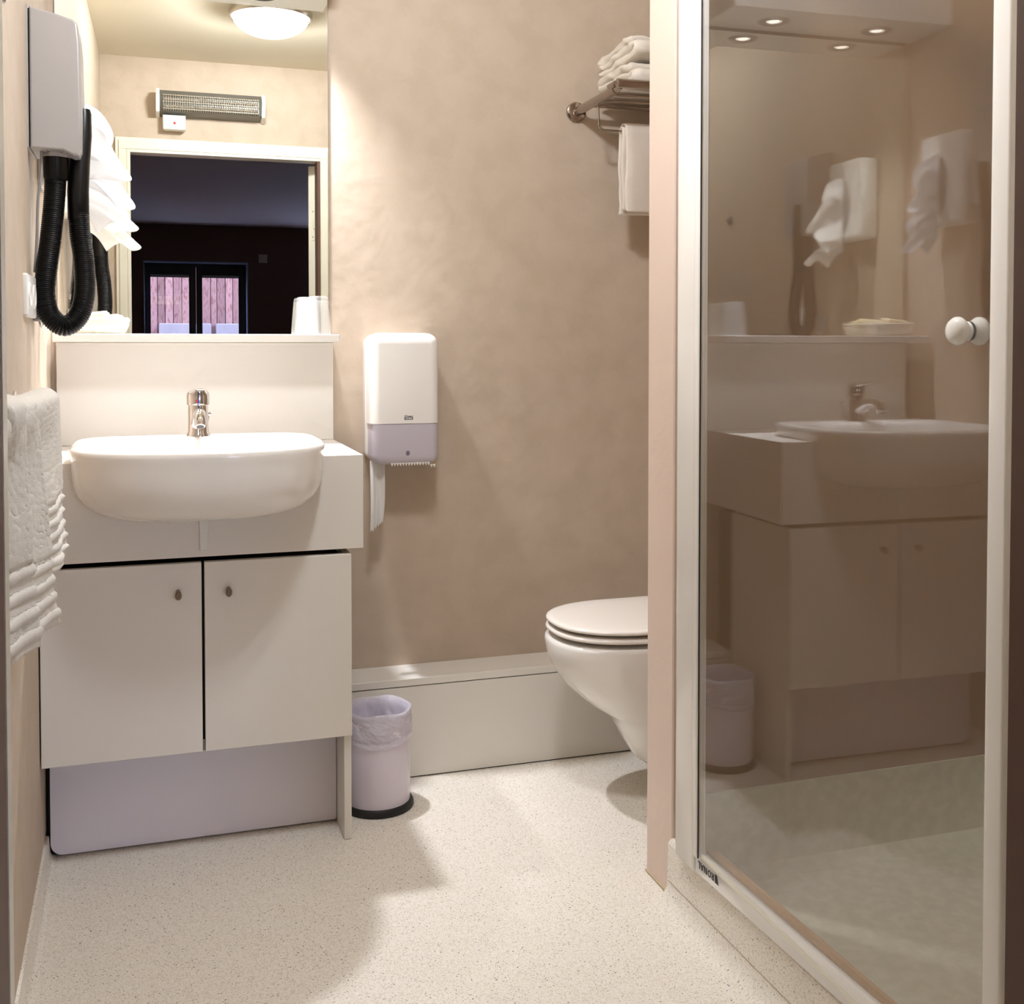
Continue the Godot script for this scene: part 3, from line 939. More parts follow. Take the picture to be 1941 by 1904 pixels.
func mirror_shelf() -> void:
	var b := thing("backsplash_panel", "plain white panel on the wall between basin and shelf", "panel")
	part(b, "board", box(Vector3(-0.232, 0.8985, 0.001), Vector3(0.4555, 1.1575, 0.018), 0.001), M.melamine)
	part(b, "top_batten", box(Vector3(-0.232, 1.1495, 0.018), Vector3(0.4555, 1.1575, 0.026), 0.001), M.melamine)
	var s := thing("mirror_shelf", "long white shelf under the mirror carrying glasses and a basket", "shelf")
	part(s, "board", box(Vector3(-0.2305, 1.1582, 0.0), Vector3(0.4545, 1.1783, 0.138), 0.0015), M.melamine)
	var m := thing("wall_mirror", "large frameless wall mirror reflecting the doorway and ceiling lamp", "mirror")
	part(m, "glass", box(Vector3(-0.228, 1.1795, 0.004), Vector3(0.4470, 2.084, 0.0055), 0.0), M.mirror_glass)
	part(m, "backing", box(Vector3(-0.229, 1.1790, 0.0), Vector3(0.4480, 2.0945, 0.0039), 0.0), M.mirror_edge)
	# two upturned tumblers in clear film
	var prof := [Vector2(0.0, 0.099), Vector2(0.021, 0.0985), Vector2(0.0245, 0.096), Vector2(0.0262, 0.088), Vector2(0.0325, 0.012), Vector2(0.0330, 0.001), Vector2(0.0323, 0.0), Vector2(0.0312, 0.001), Vector2(0.0305, 0.012), Vector2(0.0245, 0.084), Vector2(0.0225, 0.087), Vector2(0.0, 0.0875)]
	prof.reverse()
	var at := [Vector3(0.4048, 1.1785, 0.101), Vector3(0.3835, 1.1785, 0.0385)]
	var lab := ["upturned drinking glass in front at the right end of the shelf", "upturned wrapped drinking glass half hidden behind the one nearer the shelf end"]
	for k in 2:
		var g := thing("drinking_glass", lab[k], "glass", at[k], "upturned glasses on the shelf")
		var st := ST()
		newgroup(st)
		var rows := []
		for p in prof:
			var r := []
			for i in 48:
				var a := TAU * i / 48
				var fl := 1.0 + (0.012 * cos(a * 12.0) if p.y > 0.02 and p.y < 0.09 else 0.0)
				r.append(Vector3(p.x * fl * cos(a), p.y, p.x * fl * sin(a)))
			rows.append(r)
		prof.reverse()
		sheet(st, rows, true, true)
		prof.reverse()
		part(g, "tumbler", done(st), M.tumbler_film)
	# basket of soaps
	var k := thing("soap_basket", "small oval white wicker basket at the left end of the shelf", "basket", Vector3(-0.137, 1.1787, 0.066))
	var n := 64
	var rows := []
	for q in [[0.76, 0.0], [0.84, 0.003], [0.91, 0.009], [0.96, 0.016], [0.99, 0.023], [1.0, 0.030], [0.99, 0.035], [0.96, 0.037], [0.93, 0.034], [0.90, 0.022], [0.84, 0.009], [0.76, 0.004]]:
		var r := []
		for i in n:
			var a := TAU * i / n
			var wv := 0.012 * sin(a * 16 + q[1] * 700.0)
			r.append(Vector3(0.076 * (q[0] + wv) * cos(a), q[1] + 0.0012 * sin(a * 16), 0.046 * (q[0] + wv) * sin(a)))
		rows.append(r)
	var bs := ST()
	newgroup(bs)
	sheet(bs, rows, true, true)
	fan(bs, rows[0], true)
	fan(bs, rows[rows.size() - 1], false)
	part(k, "weave", done(bs), M.wicker)
	var rim := []
	for i in 65:
		var a := TAU * i / 64
		rim.append(Vector3(0.0755 * cos(a), 0.036 + 0.0018 * sin(a * 24), 0.0455 * sin(a)))
	part(k, "braided_rim", tubed(rim, 0.0035, 8, false), M.wicker)
	var sp := [[Vector3(-0.172, 1.214, 0.062), 0.2, "pale cream wrapped soap lying at the wall end of the wicker basket"], [Vector3(-0.132, 1.218, 0.070), -0.35, "pale cream wrapped soap on top in the middle of the wicker basket"], [Vector3(-0.098, 1.211, 0.060), 0.6, "pale cream wrapped soap at the mirror-side end of the wicker basket"]]
	for q in sp:
		var o := thing("soap_bar", q[2], "soap", q[0], "soaps in the basket")
		o.rotation = Vector3(0.18, q[1], 0.1)
		part(o, "bar", prismed(rrect(-0.023, -0.016, 0.023, 0.016, [0.006, 0.006, 0.006, 0.006]), 0.018, xf_xz(-0.004), 0.004, 3), M.soap)

func towel_sheet(x: float, sgn: float, z0: float, z1: float, slant: float, top: float, bot0: float, bot1: float, r: float, seed_: int, bands: Array, thick := 0.012, tuck := 0.0, flare := 0.0) -> ArrayMesh:
	# one layer of a towel laid over a rail that runs along z at (x, top); sgn is the side its long end hangs on
	var f := noise(3.0, seed_, 2)
	var fz := noise(90.0, seed_ + 1, 2)
	return cloth(60, 190, func(u: float, v: float) -> Vector3:
		var p := Vector3.ZERO
		var arc_l := 0.08
		var drop := top - lerpf(bot0, bot1, u)
		var zz := lerpf(z0, z1, u)
		var l := v * (drop + arc_l)
		var low := clampf((l - arc_l) / drop, 0.0, 1.0)
		if l < arc_l:
			var a := l / arc_l * PI
			p = Vector3(x - sgn * r * cos(a), top + r * sin(a) - 0.02 * (1.0 - l / arc_l), zz)
		else:
			p = Vector3(x + sgn * (r + 0.004 * low), top - (l - arc_l), zz)
		p.z += slant * pow(low, 1.3) * (1.0 - u)
		p.x += 0.0035 * low * sin(zz * 40.0 + seed_) + f.get_noise_2d(zz * 3.0, p.y * 2.0) * 0.008 * low
		p.x += sgn * (flare * low * (1.0 - u) - tuck * u * smoothstep(0.0, 0.25, low))
		var rib := 0.0
		for bnd in bands:
			rib = maxf(rib, exp(-pow((low - bnd) / 0.010, 2.0)))
		if bands.size() > 0 and low > bands[0] - 0.05:
			p.x += sgn * (rib * 0.0045 - 0.002)
		p += Vector3(fz.get_noise_3d(p.x, p.y, zz), fz.get_noise_3d(p.y, zz, p.x), fz.get_noise_3d(zz, p.x, p.y)) * 0.0011
		return p, thick)

func left_wall_things() -> void:
	# hair dryer
	var d := thing("hair_dryer", "silver wall-mounted hair dryer with black nozzle and looping hose", "hair dryer")
	var side := [Vector2(-0.2315, 1.545), Vector2(-0.170, 1.543), Vector2(-0.152, 1.534), Vector2(-0.142, 1.535), Vector2(-0.1375, 1.548), Vector2(-0.1365, 1.62), Vector2(-0.1385, 1.76), Vector2(-0.142, 1.800), Vector2(-0.150, 1.806), Vector2(-0.19, 1.818), Vector2(-0.2315, 1.8265)]
	part(d, "housing", prismed(side, 0.145, xf_xy(0.43), 0.004, 3), M.silver_paint)
	part(d, "back_plate", box(Vector3(-0.2395, 1.545, 0.428), Vector3(-0.2342, 1.829, 0.575), 0.001), M.silver_paint)
	part(d, "joint_gap", box(Vector3(-0.2342, 1.55, 0.434), Vector3(-0.2314, 1.823, 0.569), 0.0), M.dark)
	for q in [-0.2, -0.175, -0.16]:
		part(d, "screw", lathed([Vector2(0, 0.003), Vector2(0.003, 0.002), Vector2(0.0035, 0)], 10, along(Vector3(q, 1.544, 0.555), Vector3(0, -1, 0))), M.chrome_dull)
	part(d, "hose_socket", lathed([Vector2(0.0, 0.0), Vector2(0.0275, 0.0), Vector2(0.028, 0.008), Vector2(0.026, 0.012)].map(func(p): return Vector2(p.x, -p.y)), 32, Transform3D(Basis.IDENTITY, Vector3(-0.189, 1.548, 0.515))), M.silver_paint)
	part(d, "hose_cuff", lathed([Vector2(0.0, -0.056), Vector2(0.0225, -0.056), Vector2(0.0245, -0.05), Vector2(0.0255, 0.0), Vector2(0.0, 0.0)], 32, Transform3D(Basis.IDENTITY, Vector3(-0.189, 1.546, 0.515))), M.black_plastic)
	var ctl := [Vector3(-0.190, 1.498, 0.515), Vector3(-0.1935, 1.44, 0.516), Vector3(-0.2005, 1.37, 0.519), Vector3(-0.209, 1.30, 0.522), Vector3(-0.2125, 1.255, 0.524), Vector3(-0.203, 1.212, 0.525), Vector3(-0.1755, 1.190, 0.522), Vector3(-0.148, 1.213, 0.516), Vector3(-0.1365, 1.262, 0.508), Vector3(-0.1385, 1.33, 0.502), Vector3(-0.145, 1.38, 0.50), Vector3(-0.1475, 1.425, 0.498)]
	var path := smooth_path(ctl, 70)
	var rr := []
	var acc := 0.0
	for i in path.size():
		if i > 0:
			acc += (path[i] - path[i - 1]).length()
		var w := fposmod(acc, 0.0042) / 0.0042
		rr.append(0.0190 + 0.0024 * pow(sin(w * PI), 0.6))
	part(d, "hose", tubed(path, rr, 24), M.hose_black)
	part(d, "handle", tubed([Vector3(-0.1478, 1.41, 0.498), Vector3(-0.1478, 1.413, 0.498), Vector3(-0.1482, 1.47, 0.497), Vector3(-0.1455, 1.53, 0.492), Vector3(-0.139, 1.59, 0.485), Vector3(-0.1375, 1.636, 0.482), Vector3(-0.1375, 1.645, 0.482)], [0.0185, 0.0215, 0.0215, 0.021, 0.0185, 0.0165, 0.014], 28), M.black_plastic)
	part(d, "cable", tubed(smooth_path([Vector3(-0.214, 1.545, 0.545), Vector3(-0.2145, 1.50, 0.545), Vector3(-0.222, 1.44, 0.54), Vector3(-0.226, 1.36, 0.53), Vector3(-0.232, 1.30, 0.518)], 6), 0.0028, 8), M.grey_plastic)
	# socket
	var k := thing("wall_socket", "white double wall socket plate below the hair dryer", "socket")
	var xf := Transform3D(Basis(Vector3(0, 0, -1), Vector3(0, 1, 0), Vector3(1, 0, 0)), Vector3(-0.2385, 0, 0))
	part(k, "plate", prismed(rrect(-0.70, 1.205, -0.535, 1.288, [0.006, 0.006, 0.006, 0.006]), 0.011, xf, 0.003, 2), M.white_plastic)
	for z in [0.66, 0.578]:
		part(k, "outlet", lathed([Vector2(0.0, 0.003), Vector2(0.018, 0.003), Vector2(0.020, 0.0125), Vector2(0.024, 0.0125), Vector2(0.025, 0.01)], 28, along(Vector3(-0.2375, 1.247, z), Vector3(1, 0, 0))), M.white_plastic)
	var p := thing("plug_adapter", "grey plug adapter beside the white socket, behind the hose", "plug")
	part(p, "case", prismed(rrect(-0.501, 1.200, -0.452, 1.255, [0.008, 0.008, 0.008, 0.008]), 0.022, xf, 0.004, 2), M.grey_plastic)
	part(p, "cord", tubed(smooth_path([Vector3(-0.226, 1.201, 0.49), Vector3(-0.224, 1.190, 0.49), Vector3(-0.221, 1.188, 0.475), Vector3(-0.221, 1.201, 0.465)], 6), 0.002, 8), M.white_plastic)
	# tissue dispenser
	var t := thing("tissue_dispenser", "white rounded tissue box on the left wall beside the mirror, seen in the shower glass", "tissue dispenser")
	var txf := Transform3D(Basis(Vector3(0, 0, -1), Vector3(0, 1, 0), Vector3(1, 0, 0)), Vector3(-0.2425, 0, 0))
	part(t, "case", prismed(rrect(-0.345, 1.50, -0.16, 1.765, [0.014, 0.014, 0.014, 0.014]), 0.072, txf, 0.012, 4), M.white_plastic)
	part(t, "slot", prismed(ellipse(-0.25, 1.615, 0.035, 0.085, 32), 0.002, Transform3D(txf.basis, Vector3(-0.1712, 0, 0))), M.grey_plastic)
	# tissues pulled out of it
	var q := thing("tissue", "crumpled white tissue pulled out of the box beside the mirror", "tissue")
	var lobes := [
		[1.70, 1.60, [Vector2(-0.150, 1.700), Vector2(-0.118, 1.688), Vector2(-0.096, 1.664), Vector2(-0.085, 1.630), Vector2(-0.098, 1.598)], 0.258, 0.024],
		[1.66, 1.52, [Vector2(-0.105, 1.640), Vector2(-0.078, 1.585), Vector2(-0.046, 1.536), Vector2(-0.062, 1.524), Vector2(-0.094, 1.518)], 0.272, -0.016],
		[1.60, 1.47, [Vector2(-0.090, 1.548), Vector2(-0.064, 1.512), Vector2(-0.066, 1.492), Vector2(-0.080, 1.466), Vector2(-0.105, 1.452)], 0.250, 0.020],
		[1.55, 1.46, [Vector2(-0.092, 1.490), Vector2(-0.060, 1.448), Vector2(-0.031, 1.421), Vector2(-0.056, 1.412), Vector2(-0.088, 1.432), Vector2(-0.122, 1.408)], 0.266, -0.014]]
	for lb in lobes:
		var edge := smooth_path(lb[2], 10)
		part(q, "fold", cloth(28, 40, func(u: float, v: float) -> Vector3:
			var fe: Vector2 = edge[int(round(v * (edge.size() - 1)))]
			var root := Vector3(-0.168, lerpf(lb[0], lb[1], v), 0.25)
			var pt := root.lerp(Vector3(fe.x, fe.y, lb[3]), u)
			pt.z += lb[4] * sin(u * 2.4) * cos(v * 4.2) + 0.004 * sin(v * 13.0 + u * 5.0) * u
			pt.y += 0.010 * sin(u * PI)
			return pt, 0.0012), M.paper)
	# coat hook
	var h := thing("robe_hook", "small chrome robe hook on the left wall, seen in the shower glass", "hook", Vector3(-0.2285, 1.665, 1.17))
	part(h, "flange", lathed([Vector2(0, 0.006), Vector2(0.017, 0.006), Vector2(0.02, 0.003), Vector2(0.02, 0.0)], 24, along(Vector3.ZERO, Vector3(1, 0, 0))), M.chrome)
	part(h, "peg", lathed([Vector2(0, 0.024), Vector2(0.007, 0.023), Vector2(0.009, 0.019), Vector2(0.007, 0.015), Vector2(0.005, 0.012), Vector2(0.005, 0.004)], 20, along(Vector3.ZERO, Vector3(1, 0.15, 0))), M.chrome)
	# towel bar and bath towel
	var b := thing("towel_bar", "chrome towel bar on the left wall under the white bath towel", "towel bar")
	part(b, "bar", tubed([Vector3(-0.186, 1.052, 0.90), Vector3(-0.186, 1.052, 1.78)], 0.008, 16), M.chrome)
	for z in [0.905, 1.775]:
		part(b, "bracket", lathed([Vector2(0.0, 0.055), Vector2(0.009, 0.055), Vector2(0.009, 0.008), Vector2(0.02, 0.006), Vector2(0.02, 0.0)], 20, along(Vector3(-0.234, 1.052, z), Vector3(1, 0, 0))), M.chrome)
	var tw := thing("bath_towel", "thick white terry bath towel hanging in folds on the left wall", "towel")
	part(tw, "under_fold", towel_sheet(-0.186, 1.0, 0.925, 1.70, 0.0, 1.056, 0.785, 0.79, 0.025, 3, [0.62, 0.70, 0.78, 0.86, 0.94], 0.013, 0.035, 0.008), M.terry)
	part(tw, "middle_fold", towel_sheet(-0.184, 1.0, 1.30, 1.44, -0.10, 1.062, 0.733, 0.728, 0.021, 8, [0.70, 0.78, 0.86, 0.94], 0.015, 0.050, 0.022), M.terry)
	part(tw, "front_fold", towel_sheet(-0.182, 1.0, 1.50, 1.62, -0.04, 1.068, 0.765, 0.765, 0.024, 14, [0.66, 0.75, 0.84, 0.93], 0.015, 0.045, 0.010), M.terry)
	part(tw, "back_fold", towel_sheet(-0.188, -1.0, 0.93, 1.74, 0.0, 1.052, 0.73, 0.73, 0.022, 21, [0.8, 0.87, 0.94], 0.012), M.terry)

func shower() -> void:
	var d := thing("shower_door", "white framed glass shower door reflecting the vanity", "shower door")
	# hinge-side posts
	part(d, "wall_profile", prismed(rrect(0.990, -1.065, 1.014, -0.974, [0.006, 0.002, 0.002, 0.022], 8), 1.98, xf_xz(0.126), 0.001), M.white_enamel)
	part(d, "hinge_stile", prismed(rrect(0.984, -1.092, 1.004, -1.0705, [0.004, 0.002, 0.002, 0.004], 6), 1.93, xf_xz(0.163), 0.001), M.white_enamel)
	part(d, "profile_gap", box(Vector3(0.995, 0.168, 1.055), Vector3(1.003, 2.07, 1.076), 0.0), M.ink)
	part(d, "glass_gasket", box(Vector3(0.9865, 0.163, 1.0915), Vector3(0.9888, 2.07, 1.0935), 0.0), M.ink)
	# the leaf stands a touch proud at its handle side
	var leaf := Transform3D(Basis(Vector3.UP, deg_to_rad(-0.9)), Vector3(0.9888, 0, 1.092))
	part(d, "handle_stile", prismed(rrect(-0.004, -0.814, 0.022, -0.780, [0.004, 0.004, 0.004, 0.006], 5), 1.93, xf_xz(0.163), 0.001), M.white_enamel).transform = leaf
	part(d, "strike_profile", prismed(rrect(0.985, -1.98, 1.034, -1.915, [0.012, 0.004, 0.004, 0.012], 6), 1.98, xf_xz(0.119), 0.001), M.white_enamel)
	part(d, "head_rail", box(Vector3(0.985, 2.09, 0.974), Vector3(1.034, 2.13, 1.97), 0.004), M.white_enamel)
	part(d, "glass_pane", box(Vector3(0.0, 0.170, 0.0), Vector3(0.004, 2.09, 0.786), 0.0), M.shower_glass).transform = leaf
	# threshold rail
	var r := [Vector2(0.995, 0.126), Vector2(1.017, 0.126), Vector2(1.017, 0.156), Vector2(1.013, 0.162), Vector2(1.006, 0.166), Vector2(1.001, 0.1665), Vector2(0.997, 0.163), Vector2(0.9955, 0.154)]
	part(d, "threshold_rail", prismed(r, 0.91, Transform3D(Basis(Vector3(1, 0, 0), Vector3(0, 1, 0), Vector3(0.034, 0, 1)), Vector3(0.0, 0, 1.066)), 0.001), M.white_enamel)
	var rb := part(d, "drip_seal", prismed([Vector2(1.0175, 0.127), Vector2(1.043, 0.127), Vector2(1.046, 0.156), Vector2(1.041, 0.160), Vector2(1.033, 0.158), Vector2(1.031, 0.163), Vector2(1.0175, 0.164)], 0.90, Transform3D(Basis(Vector3(1, 0, 0), Vector3(0, 1, 0), Vector3(0.026, 0, 1)), Vector3(0.0, 0, 1.07))), M.seal_brown, "brown weathered seal strip along the door foot")
	part(rb, "seal_lip", box(Vector3(0.0045, 0.163, 0.003), Vector3(0.007, 0.1725, 0.77), 0.0005), M.cream_paint).transform = leaf
	# lettering on the rail: upside down, reading away from the wall
	var f := SystemFont.new()
	f.font_names = PackedStringArray(["Droid Sans"])
	f.font_weight = 700
	var tm := TextMesh.new()
	tm.text = "RONAL"
	tm.font = f
	tm.font_size = 32
	tm.pixel_size = 0.00058
	tm.depth = 0.0006
	var logo := part(d, "rail_lettering", tm, M.ink)
	logo.transform = Transform3D(Basis(Vector3(-0.034, 0, -1), Vector3(0, -1, 0), Vector3(-1, 0, 0.034)), Vector3(0.9966, 0.1445, 1.1085))
	part(d, "rail_logo_block", prismed([Vector2(-1.155, 0.137), Vector2(-1.1415, 0.137), Vector2(-1.1415, 0.153), Vector2(-1.149, 0.153)], 0.003, Transform3D(Basis(Vector3(-0.034, 0, -1), Vector3(0, 1, 0), Vector3(1, 0, -0.034)), Vector3(0.9955 - 0.034 * 1.066 - 0.0006, 0, 0))), M.ink)
	# round knobs on both faces
	for sd in [-1.0, 1.0]:
		part(d, "knob", lathed([Vector2(0.0, 0.0255), Vector2(0.008, 0.0245), Vector2(0.0145, 0.0215), Vector2(0.018, 0.0165), Vector2(0.0182, 0.0125), Vector2(0.0155, 0.0080), Vector2(0.0115, 0.005), Vector2(0.0105, 0.002), Vector2(0.0125, 0.0)], 32, along(Vector3(0.002 + sd * 0.002, 1.168, 0.738), Vector3(sd, 0, 0)), 80.0), M.white_enamel).transform = leaf

func flipz(p: Array) -> Array:
	return p

func toilet_section(x0: float, x1: float, hw: float, y: float, n: int, zc: float, ex := 2.3) -> Array:
	# plan outline: rounded nose at x0, straight back at x1
	var out := []
	var mid := x0 + hw * 1.25
	for i in n:
		var a := TAU * i / n
		var e := superell(a, ex)
		var p := Vector3.ZERO
		if e.x < 0:
			p = Vector3(mid + (mid - x0) * e.x, y, zc + hw * e.y)
		else:
			var e2 := superell(a, 6.0)
			p = Vector3(mid + (x1 - mid) * e2.x, y, zc + hw * (e2.y if absf(e2.y) < absf(e.y) else lerpf(e.y, e2.y, 1.0 if e.x > 0.2 else e.x / 0.2)))
		out.append(p)
	return out

func toilet_corner() -> void:
	var t := thing("wall_hung_toilet", "white wall-hung toilet with its lid closed, half behind the partition", "toilet")
	var zc := 0.40
	var n := 72
	var rows := []
	for q in [[1.235, 0.055, 0.06], [1.205, 0.07, 0.068], [1.165, 0.087, 0.098], [1.138, 0.10, 0.14], [1.114, 0.108, 0.185], [1.099, 0.116, 0.208], [1.03, 0.139, 0.251], [0.978, 0.158, 0.301], [0.948, 0.168, 0.348], [0.936, 0.1725, 0.385], [0.933, 0.174, 0.408], [0.936, 0.174, 0.416], [0.944, 0.170, 0.4195]]:
		rows.append(toilet_section(q[0], 1.5, q[1], q[2], n, zc))
	var s := ST()
	newgroup(s)
	sheet(s, rows, true, true)
	fan(s, rows[0], true)
	fan(s, rows[rows.size() - 1], false)
	part(t, "bowl", done(s), M.ceramic)
	for q in [["seat", 0.936, 0.177, 0.4315, 0.0135], ["lid", 0.937, 0.176, 0.4525, 0.013]]:
		var rr := []
		var y: float = q[3]
		var h: float = q[4]
		for k in [[0.012, 0.0], [0.004, 0.001], [0.0, h * 0.35], [0.001, h * 0.65], [0.006, h * 0.9], [0.016, h], [0.06, h * 1.12], [0.12, h * 1.2]]:
			rr.append(toilet_section(q[1] + k[0], 1.40 - k[0] * 0.2, q[2] - k[0], y + k[1], n, zc))
		var s2 := ST()
		newgroup(s2)
		sheet(s2, rr, true, true)
		fan(s2, rr[0], true)
		fan(s2, rr[rr.size() - 1], false)
		part(t, q[0], done(s2), M.seat_plastic)
	for q in [[1.195, 0.560, 0.4255], [1.212, 0.560, 0.4485]]:
		part(t, "rubber_buffer", lathed([Vector2(0.0, -0.006), Vector2(0.006, -0.0055), Vector2(0.009, -0.002), Vector2(0.009, 0.003)], 16, Transform3D(Basis.IDENTITY, Vector3(q[0], q[2], q[1]))), M.white_plastic)
	# towel rack
	var r := thing("towel_rack", "chrome wall rack with rails high beside the partition", "towel rack")
	part(r, "flange", lathed([Vector2(0.0, 0.011), Vector2(0.024, 0.011), Vector2(0.028, 0.009), Vector2(0.029, 0.0)], 36, along(Vector3(1.156, 1.818, 0.0), Vector3(0, 0, 1))), M.rack_steel)
	part(r, "flange_cap", lathed([Vector2(0.0, 0.004), Vector2(0.012, 0.004), Vector2(0.0135, 0.0)], 28, along(Vector3(1.156, 1.818, 0.011), Vector3(0, 0, 1))), M.rack_steel)
	part(r, "arm", tubed([Vector3(1.156, 1.818, 0.01), Vector3(1.162, 1.822, 0.15), Vector3(1.170, 1.8285, 0.262)], 0.0125, 24), M.rack_steel)
	part(r, "arm_end", tubed([Vector3(1.1705, 1.8285, 0.258), Vector3(1.173, 1.836, 0.28)], 0.0115, 24), M.rack_steel)
	part(r, "rail", tubed([Vector3(1.163, 1.839, 0.283), Vector3(1.5, 1.839, 0.283)], 0.0125, 24), M.rack_steel)
	part(r, "arm_tip", tubed([Vector3(1.1615, 1.838, 0.240), Vector3(1.1625, 1.838, 0.275)], 0.0095, 20), M.rack_steel)
	for z in [0.215, 0.145, 0.075]:
		part(r, "rail", tubed([Vector3(1.166, 1.826, z), Vector3(1.5, 1.826, z)], 0.0078, 20), M.rack_steel)
	var wire := [Vector3(1.170, 1.822, 0.135)]
	wire.append_array(arc(Vector3(1.170, 1.822, 0.135), Vector3(1.173, 1.745, 0.135), Vector3(1.5, 1.745, 0.135), 0.014))
	wire.append(Vector3(1.5, 1.745, 0.135))
	part(r, "wire_bar", tubed(wire, 0.0028, 10), M.rack_steel)
	# folded towels on the rack
	folded_towel("soft white folded towel lying underneath on the chrome rack", 1.838, 1.200, 0.045, 0.268, 0.068, 61, 0.03)
	folded_towel("soft white folded towel on top of the pile on the chrome rack", 1.905, 1.212, 0.035, 0.258, 0.060, 67, 0.12)
	# hand towel over the wire bar
	var h := thing("hand_towel", "cream folded hand towel hanging from the wire bar under the rack", "towel")
	var fz := noise(2.0, 91, 2)
	var hang := func(x0: float, x1: float, off: float, bot_f: float, bot_b: float, sd: int) -> ArrayMesh:
		return cloth(30, 90, func(u: float, v: float) -> Vector3:
			var xx := lerpf(x0, x1, u)
			var r0 := 0.006 + off
			var lb := 1.745 - bot_b
			var lf := 1.745 - bot_f
			var l := v * (lb + lf + PI * r0)
			var pt := Vector3(xx, 0, 0)
			if l < lb:
				pt = Vector3(xx, bot_b + l, 0.135 - r0)
			elif l < lb + PI * r0:
				var a := (l - lb) / r0
				pt = Vector3(xx, 1.745 + r0 * sin(a), 0.135 - r0 * cos(a))
			else:
				pt = Vector3(xx, 1.745 - (l - lb - PI * r0), 0.135 + r0)
			var low := clampf((1.745 - pt.y) / 0.2, 0, 1)
			pt.z += (0.006 * sin(xx * 40.0 + sd) + fz.get_noise_2d(xx * 3.0, pt.y * 3.0 + sd) * 0.006) * low
			pt.x += 0.004 * sin(pt.y * 30.0 + sd) * low
			return pt, 0.007)
	part(h, "outer_fold", hang.call(1.244, 1.49, 0.014, 1.520, 1.535, 1), M.towel_flat)
	part(h, "inner_fold", hang.call(1.238, 1.47, 0.004, 1.526, 1.515, 5), M.towel_flat)

func folded_towel(label: String, y: float, x: float, z0: float, z1: float, h: float, sd: int, tilt: float) -> void:
	var o := thing("folded_towel", label, "towel", Vector3.ZERO, "towels on the rack")
	var f := noise(2.5, sd, 2)
	# a strip folded to and fro, seen from its end, then carried along x
	var t := h / 3.0
	var pts := []
	for k in 3:
		var yy := y + t * (k + 0.5)
		var inset := 0.012 + 0.006 * k + 0.01 * f.get_noise_1d(k * 3.0)
		var a := z0 + inset
		var b := z1 - inset
		var row := [a, lerpf(a, b, 0.33), lerpf(a, b, 0.66), b]
		if k % 2 == 1:
			row.reverse()
		for q in row:
			pts.append(Vector2(q, yy + (q - z0) * tilt))
		if k < 2:
			var e := 1.0 if k % 2 == 0 else -1.0
			pts.append(Vector2((b if e > 0 else a) + e * t * 0.55, yy + t * 0.5 + ((b if e > 0 else a) - z0) * tilt))
	var path := smooth_path(pts, 6)
	part(o, "folds", cloth(30, path.size() - 1, func(u: float, v: float) -> Vector3:
		var p: Vector2 = path[int(round(v * (path.size() - 1)))]
		var xx := lerpf(x, 1.485, u)
		var e := f.get_noise_2d(p.x * 5.0, p.y * 9.0) * 0.010
		return Vector3(xx + (e if u < 0.5 else 0.0) + (p.x - z0) * 0.06, p.y + f.get_noise_2d(xx * 6.0, p.x * 6.0) * 0.006, p.x), t * 1.02), M.towel_soft)

# a wall-mounted cover: rounded upright front edges (rc), rounded top (rt) and bottom (rb)
func shell(x0: float, x1: float, y0: float, y1: float, z0: float, z1: float, rc: float, rt: float, rb: float) -> ArrayMesh:
	var lv := []
	for k in 9:
		var a := PI * 0.5 * k / 8
		if rb > 0.0:
			lv.append([y0 + rb * (1.0 - sin(a)), rb * (1.0 - cos(a))])
	lv.reverse()
	if rb == 0.0:
		lv = [[y0, 0.0]]
	else:
		lv.sort_custom(func(p, q): return p[0] < q[0])
	if rt > 0.0:
		for k in 9:
			var a := PI * 0.5 * k / 8
			lv.append([y1 - rt * (1.0 - sin(a)), rt * (1.0 - cos(a))])
	else:
		lv.append([y1, 0.0])
	var rows := []
	for l in lv:
		var d: float = l[1]
		var row := [Vector3(x0 + d, l[0], z0)]
		var r := maxf(rc - d * 0.3, 0.006)
		for k in 9:
			var a := PI * 0.5 * k / 8
			row.append(Vector3(x0 + d + r - r * cos(a), l[0], z1 - d * 0.8 - r + r * sin(a)))
		for k in 9:
			var a := PI * 0.5 * (8 - k) / 8
			row.append(Vector3(x1 - d - r + r * cos(a), l[0], z1 - d * 0.8 - r + r * sin(a)))
		row.append(Vector3(x1 - d, l[0], z0))
		rows.append(row)
	var s := ST()
	newgroup(s)
	sheet(s, rows, false, false)
	s.set_smooth_group(-1)
	fan(s, rows[0], false)
	fan(s, rows[rows.size() - 1], true)
	return done(s)

